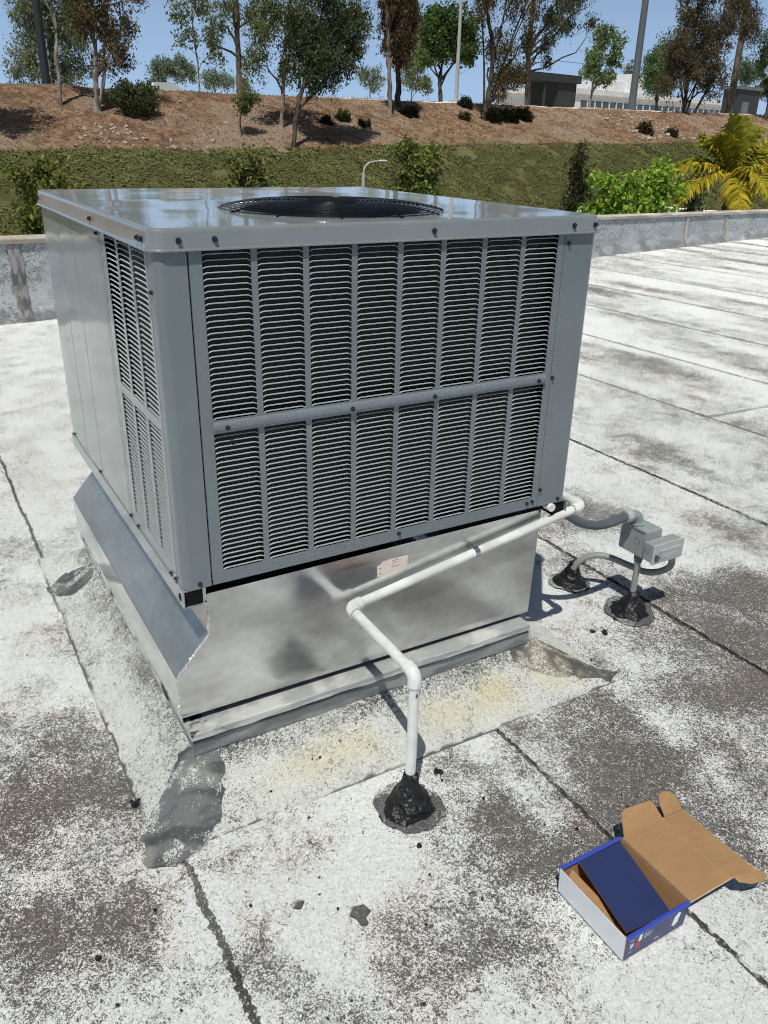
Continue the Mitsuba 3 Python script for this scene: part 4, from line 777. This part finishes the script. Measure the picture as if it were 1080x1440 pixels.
# corner posts
def post_mesh(x, sx, wy, wx, r=.022, t=.0015, z0=ZB, z1=ZT - .03):
    a = np.linspace(0, 90, 9); c = np.array([(r - r * math.sin(math.radians(q)), r - r * math.cos(math.radians(q))) for q in a])   # from +x side to +y side
    out = np.vstack([[(wx, .010), (wx, 0)], c, [(0, wy), (.010, wy)]]); out = np.c_[x + sx * out[:, 0], out[:, 1]]
    n = len(out); v = np.vstack([np.c_[out, np.full(n, z)] for z in (z0, z1)])
    return v, np.array([(j, j + 1, n + j + 1, n + j) for j in range(n - 1)])
obj('corner_post', post_mesh(0, 1, .052, .0685), 'paint_mat', U, smooth=40)
obj('corner_post', post_mesh(W, -1, .052, .1125), 'paint_mat', U, smooth=40)
# front louvred panel
PX0, PX1, PZ0, PZ1 = .0725, 1.0850, .612, ZT - .030
CW, CP, CX = .1075, .1222, .1000
ROWS = [(1.0155, 1.3835, 29), (.6345, .9835, 28)]
pan = sg.box(PX0, PZ0 - .010, PX1, PZ1)
for c_ in range(8):
    for (a, b, n_) in ROWS: pan = pan.difference(sg.box(CX + c_ * CP, a, CX + c_ * CP + CW, b).buffer(-.003).buffer(.003))
FP = obj('front_panel', cat([plate(pan, .0014, lambda a, b, c: np.stack([a, -.0006 + c, b], -1)), box(PX0, PX0 + .0012, .0004, .012, PZ0, PZ1), box(PX1 - .0012, PX1, .0004, .012, PZ0, PZ1), box(PX0, PX1, .0008, .014, PZ0 - .012, PZ0 - .0105)]), 'paint_mat', U)
def blade(w, n=14, depth=.0075, th=.0030):
    pass
    prof = [(.0038, .0009), (.0020, .0012), (.0002, .0010), (-.0009, .0002), (-.0006, -.0009), (.0004, -.0013), (.0009, -.0006), (.0009, .0000), (.0020, .0004), (.0038, .0002)]
    xs = np.linspace(0, w, n); d = np.minimum(xs, w - xs); bend = .0042 * np.clip(1 - d / .012, 0, 1) ** 2
    m = len(prof); v = np.array([(x, y + .0015 * (bd / .0042), z - bd) for x, bd in zip(xs, bend) for (y, z) in prof])
    q = [(i * m + j, i * m + (j + 1) % m, (i + 1) * m + (j + 1) % m, (i + 1) * m + j) for i in range(n - 1) for j in range(m)]
    return v, np.array(q)
bl = mikit.ply(blade(CW), 'louver_mat', smooth=50)
spots = []
for ri, (a, b, n_) in enumerate(ROWS):
    for c_ in range(8):
        for i in range(n_):
            p_ = (b - a) / n_; spots.append((ri, c_, CX + c_ * CP, b - p_ * (i + .62)))
spots.sort(key=lambda q: (q[1], q[0])); big, rest, room = spots[:300], spots[300:], 0
for s in big + rest[:room]:
    scene[numbered_key := f'{FP}__louver' + ('' if f'{FP}__louver' not in scene else f'_{sum(1 for q in scene if q.startswith(FP + "__louver")):03d}')] = {**bl, 'to_world': T4().translate([s[2], 0, s[3]])}
bv, bq = blade(CW)
if rest[room:]:
    mm = cat([trimesh.Trimesh(bv + [s[2], 0, s[3]], np.vstack([bq[:, [0, 1, 2]], bq[:, [0, 2, 3]]]), process=False) for s in rest[room:]])
    obj('louver_bank', mm, 'louver_mat', FP, smooth=50, kind='stuff')
# stiffening bar across the panel
th = np.linspace(0, np.pi, 11); rib = np.array([(-.0008 - .0105 * math.sin(a) ** .8, .0135 * math.cos(a)) for a in th])
v = np.array([(x, y, .9985 + z) for x in (.099, 1.0635) for (y, z) in rib]); n = len(rib); c0 = np.array([[.099, .002, .9985], [1.0635, .002, .9985]]); v = np.vstack([v, c0])
q = [(j, n + j, n + j + 1, j + 1) for j in range(n - 1)] + [(2 * n, j, j + 1, j + 1) for j in range(n - 1)] + [(2 * n + 1, n + j + 1, n + j, n + j) for j in range(n - 1)]
obj('crossbar', (v, np.array(q)), 'paint_mat', FP, smooth=50)
# left louvred panel
LC, LP, LY = .108, .1245, .068
sp_ = sg.box(.054, ZB, .468, ZT - .03)
for c_ in range(3):
    for (a, b, n_) in ((1.010, 1.381, 30), (.640, .985, 29)): sp_ = sp_.difference(sg.box(LY + c_ * LP, a, LY + c_ * LP + LC, b))
LPN = obj('side_panel', plate(sp_, .0014, lambda a, b, c: np.stack([-.0005 + c, a, b], -1)), 'side_paint_mat', U)
mm = []
bv2, bq2 = blade(LC, 8); bt = np.vstack([bq2[:, [0, 1, 2]], bq2[:, [0, 2, 3]]])
for c_ in range(3):
    for (a, b, n_) in ((1.010, 1.381, 30), (.640, .985, 29)):
        p_ = (b - a) / n_
        for i in range(n_): mm.append(trimesh.Trimesh(np.c_[bv2[:, 1] - .0, LY + c_ * LP + LC - bv2[:, 0], bv2[:, 2] + b - p_ * (i + .62)], bt, process=False))
obj('louver_bank', cat(mm), 'louver_mat', LPN, smooth=50, kind='stuff')
# plain side panels, with shallow vertical folds
def fold_panel(y0, y1, x, folds, z0=ZB, z1=ZT - .03, sgn=1):
    ys = [y0]
    xs = [0]
    for fy in folds: ys += [fy - .004, fy - .001, fy + .001, fy + .004]; xs += [0, .0035, .0035, 0]
    ys.append(y1); xs.append(0); n = len(ys)
    v = np.array([(x + sgn * xx, yy, z) for z in (z0, z1) for xx, yy in zip(xs, ys)])
    return v, np.array([(j, j + 1, n + j + 1, n + j) for j in range(n - 1)])
obj('access_panel', fold_panel(.470, D - .03, -.0007, [.49, .83, 1.05]), 'side_paint_mat', U, label='plain grey access panel left of the side louvres')
obj('corner_post', (lambda v, f: (np.c_[v[:, 0], D - v[:, 1], v[:, 2]], f[:, ::-1]))(*post_mesh(0, 1, .052, .07)), 'side_paint_mat', U, smooth=40)
obj('corner_post', (lambda v, f: (np.c_[v[:, 0], D - v[:, 1], v[:, 2]], f[:, ::-1]))(*post_mesh(W, -1, .052, .07)), 'paint_mat', U, smooth=40)
obj('access_panel', fold_panel(.05, D - .05, W + .0004, [.5, .9], sgn=-1), 'paint_mat', U)
obj('back_panel', box(.06, W - .06, D - .002, D - .0005, ZB, ZT - .03), 'paint_mat', U)
# base rails: channels along the sides, open at the front
def channel(x, s):
    t = .0025
    return cat([box(min(x, x + s * t), max(x, x + s * t), -.004, D, .5535, .5985), box(min(x + s * t, x + s * .045), max(x + s * t, x + s * .045), -.002, D, .5535, .556), box(min(x + s * t, x + s * .045), max(x + s * t, x + s * .045), .004, D, .596, .5985)])
R1 = obj('base_rail', channel(-.004, 1), 'side_paint_mat', U)
ho = trimesh.creation.cylinder(radius=.0085, height=.0012, sections=24); ho.apply_transform(trimesh.transformations.rotation_matrix(math.pi / 2, [0, 1, 0])); ho.vertices *= [1, 1, 1.25]; ho.apply_translation((-.0046, .026, .575)); obj('lifting_hole', ho, 'dark_mat', R1)
obj('base_rail', channel(W + .004, -1), 'paint_mat', U)
obj('rail_end', box(.0, .046, .004, .02, .5565, .5955), 'dark_mat', U)  # black blocks standing for the shade inside the open channels
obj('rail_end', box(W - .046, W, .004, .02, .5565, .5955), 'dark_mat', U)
obj('base_pan', box(.05, W - .05, .05, D - .02, .572, .5955), 'dark_mat', U)
# screws: hex heads with a washer
def screw(x, y, z, axis, s=1.0):
    w_ = trimesh.creation.cylinder(radius=.0062 * s, height=.0016, sections=20); w_.apply_translation((0, 0, .0008))
    h = trimesh.creation.cylinder(radius=.0044 * s, height=.0052, sections=6); h.apply_translation((0, 0, .004)); m = cat([w_, h])
    R = trimesh.geometry.align_vectors([0, 0, 1], axis); m.apply_transform(R); m.apply_translation((x, y, z)); obj('screw', m, 'screw_mat', U)
for (x, z) in [(.052, 1.405), (.128, 1.405), (.668, 1.405), (1.105, 1.405), (1.178, 1.405)]: screw(x, -.0085, z, (0, -1, .12))
for (y, z) in [(.045, 1.405), (.072, 1.405), (.52, 1.405), (1.28, 1.405)]: screw(-.0085, y, z, (-1, 0, .12))
for (x, z) in [(1.100, 1.360), (1.092, .998), (.040, .612), (1.166, .612), (1.092, .655), (1.045, .620), (.600, .6215), (1.065, .622)]: screw(x, -.0008, z, (0, -1, 0), .9)
for (x, z) in [(.130, .9985), (.450, .9985), (.690, .9985), (1.035, .9985)]: screw(x, -.0118, z, (0, -1, .1), .95)
for (y, z) in [(.500, 1.372), (.055, .612), (.095, .6085), (.40, .6085), (.48, .6085), (.86, .6085), (1.27, .6085), (.030, 1.30)]: screw(-.0012, y, z, (-1, 0, 0), .85)

# ================================================================ DRAIN PIPE
k = thing('drain_pipe', 'white plastic drain pipe running along the skirt and down to the roof', 'drain pipe')
PR = .0135
a0, b0 = np.array([1.277, .004, .563]), np.array([.452, .004, .427]); u = (b0 - a0) / np.linalg.norm(b0 - a0)
c0 = np.array([.452, -.333, .420]); d0 = np.array([.450, -.335, .06]); back = np.array([1.277, .32, .575])
obj('pipe', tube([a0 + u * .03, b0 - u * .03], PR, 24), 'pvc_mat', k, smooth=40)
vy = (c0 - b0) / np.linalg.norm(c0 - b0)
obj('pipe', tube([b0 + vy * .03, c0 - vy * .03], PR, 24), 'pvc_mat', k, smooth=40)
obj('pipe', tube([c0 + [0, 0, -.02], (c0 + d0) / 2 + [.001, 0, 0], d0], PR, 24), 'pvc_mat', k, smooth=40)
vb = (back - a0) / np.linalg.norm(back - a0)
obj('pipe', tube([a0 + vb * .02, back, back + [-.06, .0, .01]], PR, 24), 'pvc_mat', k, smooth=40)
def elbow(p, din, dout, L=.036):
    din, dout = np.array(din) / np.linalg.norm(din), np.array(dout) / np.linalg.norm(dout)
    t = np.linspace(0, 1, 9)[:, None]; q0, q1 = p - din * .022, p + dout * .022
    mid = (1 - t) ** 2 * q0 + 2 * t * (1 - t) * p + t ** 2 * q1
    path = np.vstack([p - din * L, p - din * (L - .001), mid, p + dout * (L - .001), p + dout * L])
    rad = np.r_[PR + .0034, PR + .0042, np.full(9, PR + .0036), PR + .0042, PR + .0034]
    kk = obj('elbow', tube(path, rad, 28), 'pvc_mat', k, smooth=40)
    for q, dd in ((p - din * (L + .0008), din), (p + dout * (L + .0008), dout)):
        obj('cement_line', tube([q - dd * .0012, q + dd * .0012], PR + .0012, 24), 'pvc_seam_mat', kk, smooth=40)
elbow(a0, a0 - back, b0 - a0); elbow(b0, b0 - a0, c0 - b0); elbow(c0, c0 - b0, d0 - c0)
cl = a0 + u * .410
obj('strap', cat([tube([cl - u * .008, cl + u * .008], PR + .0022, 24), box(cl[0] - .009, cl[0] + .009, cl[1] + .008, .0295, cl[2] + .012, cl[2] + .0145), tube([cl + [0, .012, .016], cl + [0, -.010, .026]], .0028, 8)]), 'zinc_mat', k, smooth=30, label='small zinc strap clamping the pipe to the skirt')
obj('print', box(.4480, .4545, -.3472, -.3466, .356, .368), 'ink_mat', k)
pc_ = trimesh.creation.cylinder(radius=.0125, height=.03, sections=24); pc_.apply_transform(trimesh.transformations.rotation_matrix(math.pi / 2, [1, 0, 0])); pc_.apply_translation((1.142, .006, .588))
obj('drain_plug', pc_, 'pvc_mat', U, smooth=40, label='white round plug in the base at front right')

# ================================================================ TAR BOOTS
def boot(name, label, x, y, h, r0, rt, fr, seed, top=None):
    k = thing(name, label, 'tar boot'); r = np.random.default_rng(seed)
    q = np.linspace(0, 1, 15); prof = [(r0 * (1 - t) ** 1.55 + rt * (1 - (1 - t) ** 1.55) , t * h) for t in q]; prof = [(r0 * 1.12, .0)] + prof + [(0, h + .004)]
    m = revolve(prof, 48); v = m.vertices.copy(); a = fb(np.c_[v[:, :2] * 26, v[:, 2:] * 30], 4, seed); w = fb(np.c_[v[:, :2] * 70, v[:, 2:] * 60], 3, seed + 2)
    rad = 1 + .55 * (a - .5) + .30 * (w - .5); v[:, :2] *= rad[:, None]; v[:, 2] *= (1 + .25 * (a - .5)); 
    if top is not None: v[:, :2] += np.array(top)[None] * (v[:, 2:] / h)
    m = trimesh.Trimesh(v + [x, y, .006], m.faces, process=False); obj('cone', m, 'tar_mat', k, smooth=True)
    an = np.linspace(0, 2 * np.pi, 64, endpoint=False); rr = fr * (.95 + .5 * (fb(np.c_[np.cos(an) * 1.6 + seed, np.sin(an) * 1.6, an * 0], 3) - .5))
    v, f = refined(sg.Polygon(np.c_[x + rr * np.cos(an), y + rr * np.sin(an)]), .012); dd = np.hypot(v[:, 0] - x, v[:, 1] - y) / fr
    v[:, 2] = .0068 + .005 * (1 - dd.clip(0, 1) ** 2) + .0014 * (fb(v * 40, 3, seed) - .5); obj('flange', (v, f), 'flange_mat', k, smooth=True)
boot('tar_boot', 'black tar cone at the foot of the white drain pipe', .446, -.342, .105, .072, .018, .100, 3)
boot('tar_boot', 'black tar cone at the foot of the electrical box post', 1.695, .10, .085, .075, .016, .108, 5)
boot('tar_boot', 'black tar cone where the pale conduit leaves the roof', 1.640, .372, .105, .066, .017, .088, 8, top=(-.012, -.02))

# ================================================================ ELECTRICAL BOX
k = thing('electrical_box', 'grey outdoor outlet box on a short post beside the unit', 'electrical box')
obj('post', tube([(1.695, .10, .03), (1.700, .105, .26)], .0115, 18), 'light_conduit_mat', k, smooth=40)
obj('fitting', cat([tube([(1.6995, .1045, .222), (1.6998, .105, .246)], .0165, 8), tube([(1.6993, .1042, .212), (1.6995, .1045, .222)], .0142, 18)]), 'box_dark_mat', k, smooth=30)
H = obj('housing', box(1.676, 1.752, .062, .188, .244, .3525, .004), 'box_metal_mat', k, smooth=30)
obj('top_slot', box(1.6745, 1.6775, .075, .135, .340, .344), 'box_dark_mat', H)
for (y, z, r_) in [(.105, .300, .013), (.160, .300, .013)]:
    c_ = trimesh.creation.torus(major_radius=r_, minor_radius=.0009, major_sections=28, minor_sections=6); c_.apply_transform(trimesh.transformations.rotation_matrix(math.pi / 2, [0, 1, 0])); c_.apply_translation((1.6757, y, z)); obj('knockout', c_, 'box_dark_mat', H, smooth=60)
F_ = obj('cover_body', box(1.664, 1.808, .017, .0605, .2525, .3225, .004), 'box_metal_mat', k, smooth=30)
obj('cover_door', box(1.660, 1.812, .0090, .0168, .2495, .3255, .0025), 'box_cover_mat', k, smooth=30)
obj('door_rib', cat([box(1.690, 1.798, .0058, .0089, .292, .3030, .0014), box(1.700, 1.798, .0070, .0089, .2640, .2915, .0009)]), 'box_cover_mat', k, smooth=30)
obj('latch', cat([box(1.669, 1.683, .0045, .0089, .282, .288), box(1.668, 1.692, .0035, .0089, .2735, .2785), box(1.670, 1.684, .0045, .0089, .264, .270)]), 'box_dark_mat', k)
c_ = trimesh.creation.torus(major_radius=.008, minor_radius=.0009, major_sections=24, minor_sections=6); c_.apply_transform(trimesh.transformations.rotation_matrix(math.pi / 2, [0, 1, 0])); c_.apply_translation((1.6638, .040, .292)); obj('knockout', c_, 'box_dark_mat', F_, smooth=60)
E_ = obj('elbow_fitting', tube(curve([(1.628, .130, .398), (1.655, .130, .400), (1.682, .130, .392), (1.694, .130, .372), (1.696, .130, .352)], 20), .0185, 20), 'box_metal_mat', k, smooth=40)
obj('nut', tube([(1.624, .130, .3975), (1.648, .130, .3995)], .0235, 10), 'box_cover_mat', E_, smooth=20)
obj('nut', tube([(1.696, .130, .3535), (1.696, .130, .3620)], .0245, 8), 'box_metal_mat', E_, smooth=20)
def ribbed(pts, rad, n=90, depth=.06):
    c = curve(pts, n); q = np.arange(len(c)); return tube(c, rad * (1 + depth * np.sin(q * 2.1)), 18)
ck = obj('flexible_conduit', ribbed([(1.17, .30, .590), (1.235, .22, .575), (1.295, .15, .505), (1.36, .125, .455), (1.43, .12, .415), (1.52, .125, .393), (1.60, .130, .395), (1.635, .130, .398)], .0165, depth=.012), 'conduit_mat', smooth=40, label='dark grey flexible conduit sagging from the unit to the electrical box', category='conduit')
ck = obj('flexible_conduit', ribbed([(1.622, .345, .088), (1.634, .332, .120), (1.665, .305, .150), (1.705, .265, .158), (1.750, .20, .143), (1.775, .135, .137), (1.800, .09, .150), (1.818, .055, .185), (1.806, .045, .235), (1.79, .042, .256)], .0125, depth=.01), 'light_conduit_mat', smooth=40, label='pale conduit curving out of the roof to the underside of the electrical box', category='conduit')

# ================================================================ CARDBOARD BOX
k = thing('cardboard_box', 'open cardboard carton with blue print lying on the roof at front right', 'cardboard box')
bx0, bx1, by0, by1, bh, tk = .612, .796, -.944, -.738, .080, .003
zf = .0085
obj('floor', box(bx0 + .004, bx1 - .004, by0 + .004, by1 - .004, zf, zf + tk), 'kraft_mat', k)
def wallp(pts, n, tk, outer, inner, name, label=None):
    """Two skins of card glued together: outer print and brown inner."""
    p = np.array(pts, float); n = np.array(n, float)
    def skin(o0, o1):
        v = np.vstack([p + n * o0, p + n * o1]); m = len(p); f = [(0, i, i + 1) for i in range(1, m - 1)] + [(m, m + i + 1, m + i) for i in range(1, m - 1)]
        for i in range(m): j = (i + 1) % m; f += [(i, m + i, m + j), (i, m + j, j)]
        return v, np.array(f)
    kk = obj(name, skin(0, tk * .45), outer, k, label=label); obj('lining', skin(-tk * .5, -.00005), inner, kk); return kk
wallp([(bx0, by0, zf), (bx0, by1, zf), (bx0 - .003, by1, bh), (bx0 - .003, by0, bh)], (-1, 0, 0), tk, 'white_card_mat', 'kraft_mat', 'side_wall', 'plain white long side wall')
wallp([(bx1, by0, zf), (bx1, by1, zf), (bx1 + .002, by1, bh), (bx1 + .002, by0, bh)], (1, 0, 0), tk, 'blue_mat', 'kraft_mat', 'side_wall', 'long side wall hinged to the lid')
fw_ = wallp([(bx0 + .001, by0, zf), (bx1, by0, zf), (bx1 + .002, by0 - .003, bh - .002), (bx0 - .002, by0 - .003, bh - .002)], (0, -1, 0), tk, 'blue_mat', 'kraft_mat', 'end_wall', 'printed blue end wall facing the viewer')
bw_ = wallp([(bx0 + .001, by1, zf), (bx1, by1, zf), (bx1 + .002, by1 + .003, bh - .002), (bx0 - .002, by1 + .003, bh - .002)], (0, 1, 0), tk, 'blue_mat', 'kraft_mat', 'end_wall')
obj('rolled_edge', box(bx0 - .003, bx1 + .005, by0 - .0065, by0 + .0040, bh - .0065, bh, .0025), 'bright_blue_mat', fw_, smooth=40)
obj('rolled_edge', box(bx0 - .003, bx1 + .005, by1 - .0040, by1 + .0065, bh - .0065, bh, .0025), 'bright_blue_mat', bw_, smooth=40)
# print on the end wall: white hexagon, small white strokes turned sideways, red block
pr = []
yf = by0 - .0046
def flat(pts, m, name):
    g = sg.Polygon(pts); v, f = trimesh.creation.triangulate_polygon(g, engine='earcut'); kz = (v[:, 1] - zf) / (bh - zf)
    obj(name, (np.c_[v[:, 0], by0 - .0017 - .0030 * kz, v[:, 1]], f), m, fw_)
flat([(.752, .033), (.757, .058), (.766, .068), (.775, .064), (.771, .036), (.762, .026)], 'ink_white_mat', 'print')
flat([(.640, .030), (.655, .030), (.655, .050), (.640, .050)], 'ink_red_mat', 'print')
flat([(.646, .050), (.656, .050), (.656, .070), (.648, .070)], 'ink_white_mat', 'print')
for (x, z, w_, h_) in [(.622, .026, .010, .0016), (.623, .038, .0022, .018), (.627, .038, .0022, .016), (.631, .041, .0018, .014), (.624, .046, .009, .0018), (.621, .064, .011, .0016), (.663, .050, .0014, .016), (.668, .047, .0014, .018), (.673, .050, .0014, .014), (.678, .047, .0014, .018), (.684, .05, .0014, .012), (.700, .021, .016, .003)]:
    flat([(x, z), (x + w_, z), (x + w_, z + h_), (x, z + h_)], 'ink_white_mat', 'print')
# blue inner card lying tilted in the box, and a loose brown flap
def sheet(pts, tk, m_top, m_bot, name, parent, label=None):
    p = np.array(pts, float); nn = np.cross(p[1] - p[0], p[2] - p[0]); nn /= np.linalg.norm(nn); nn = nn if nn[2] > 0 else -nn
    def sk(o0, o1):
        m = len(p); v = np.vstack([p + nn * o0, p + nn * o1]); f = [(0, i, i + 1) for i in range(1, m - 1)] + [(m, m + i + 1, m + i) for i in range(1, m - 1)]
        for i in range(m): j = (i + 1) % m; f += [(i, m + i, m + j), (i, m + j, j)]
        return v, np.array(f)
    kk = obj(name, sk(0, tk * .5), m_top, parent, label=label); obj('lining', sk(-tk * .5, -.00005), m_bot, kk); return kk
sheet([(.620, -.934, .0770), (.757, -.934, .0600), (.789, -.745, .0770), (.658, -.745, .0800)], .003, 'blue_mat', 'kraft_mat', 'inner_card', k, 'dark blue inner card lying tilted in the carton')
sheet([(.616, -.760, .073), (.632, -.752, .078), (.640, -.83, .066), (.630, -.90, .050), (.618, -.88, .040), (.622, -.82, .052)], .002, 'kraft_mat', 'kraft_mat', 'torn_flap', k)
# lid lying open to the right, its tuck flap, ears
LZ = [(bx1 + .004, .0800), (.930, .0785), (.9335, .0800), (.937, .0785), (1.010, .072)]
vtop = np.array([(x, y, z) for (x, z) in LZ for y in (by0 - .004, by1 - .004)]); ft = [(i * 2, i * 2 + 2, i * 2 + 3, i * 2 + 1) for i in range(4)]
L_ = obj('lid', (np.vstack([vtop]), np.array(ft)), 'kraft_mat', k, label='brown inside of the lid folded open to the right')
obj('lining', (np.vstack([vtop - [0, 0, .003]]), np.array(ft)), 'blue_mat', L_)
rim = [np.array([(x, by0 - .004, z - .0015) for x, z in LZ]), np.array([(1.010, by0 - .004, .0705), (1.010, by1 - .004, .0705)]), np.array([(x, by1 - .004, z - .0015) for x, z in LZ])]
obj('cut_edge', cat([tube(q, .0017, 6) for q in rim]), 'kraft_edge_mat', L_)
sheet([(.806, by1 - .003, .0805), (.936, by1 - .003, .0795), (.926, -.712, .112), (.918, -.708, .116), (.838, -.700, .118), (.826, -.704, .114)], .003, 'kraft_mat', 'blue_mat', 'lid_ear', k, 'brown side ear standing up from the lid')
ear = [(.944, by1 - .004, .0790), (1.006, by1 - .004, .0740), (1.004, -.722, .098), (.990, -.708, .113), (.968, -.703, .118), (.952, -.706, .116), (.945, -.72, .100)]
sheet(ear, .003, 'kraft_mat', 'blue_mat', 'lid_ear', k)
sheet([(.942, by0 - .003, .0785), (1.006, by0 - .003, .0725), (1.022, -.962, .067), (1.030, -.975, .062), (1.012, -.982, .060), (.975, -.975, .064), (.948, -.960, .070)], .003, 'kraft_mat', 'blue_mat', 'lid_ear', k)
# ---- bits of debris on the sheets
def chip(label, x, y, pts, seed):
    g = sg.Polygon([(x + a, y + b) for a, b in pts]); v, f = refined(g, .006); v[:, 2] = .0085 + .004 * (fb(v * 60, 3, seed)); b = v.copy(); b[:, 2] -= .004
    n = len(v); obj('roofing_scrap', (np.vstack([v, b]), np.vstack([f, f[:, ::-1] + n])), 'flange_mat', label=label, category='roofing scrap')
chip('small dark scrap of roofing, left of two near the bottom', .064, -.477, [(-.016, .006), (.004, .012), (.017, .0), (.002, -.014), (-.012, -.006)], 1)
chip('grey cracked scrap of roofing near the bottom centre', .177, -.572, [(-.024, .012), (-.004, .026), (.018, .020), (.024, -.002), (.006, -.010), (.004, -.028), (-.012, -.026), (-.014, -.004)], 2)
peb = []
r = np.random.default_rng(21)
for (x, y, s) in [(.579, -.269, .009), (.590, -.275, .007), (.399, -.467, .006), (-.183, .014, .009), (-.176, .008, .010), (-.165, .018, .006), (-.03, -.427, .004), (-.36, -.392, .006), (.14, -.53, .003), (.2, -.25, .004), (.30, -.11, .005), (1.50, .03, .010), (1.47, .06, .007)] + [(r.uniform(-.4, 1.6), r.uniform(-.9, 0), r.uniform(.0015, .0035)) for _ in range(90)]:
    m = trimesh.creation.icosphere(subdivisions=1, radius=s); m.vertices *= r.uniform(.6, 1.4, (1, 3)); m.vertices += r.normal(size=m.vertices.shape) * s * .15
    z = float(cant_z(np.array([x]), np.array([y]))[0]) if X0 - .15 < x < X1 + .2 and y > -.2 else .005
    m.apply_translation((x, y, max(z, .005) + s * .3)); peb.append(m)
scene['grit'] = mikit.ply(cat(peb), 'tar_mat'); lab('grit', 'scattered dark grit and crumbs of tar on the roof', 'stuff', 'grit')
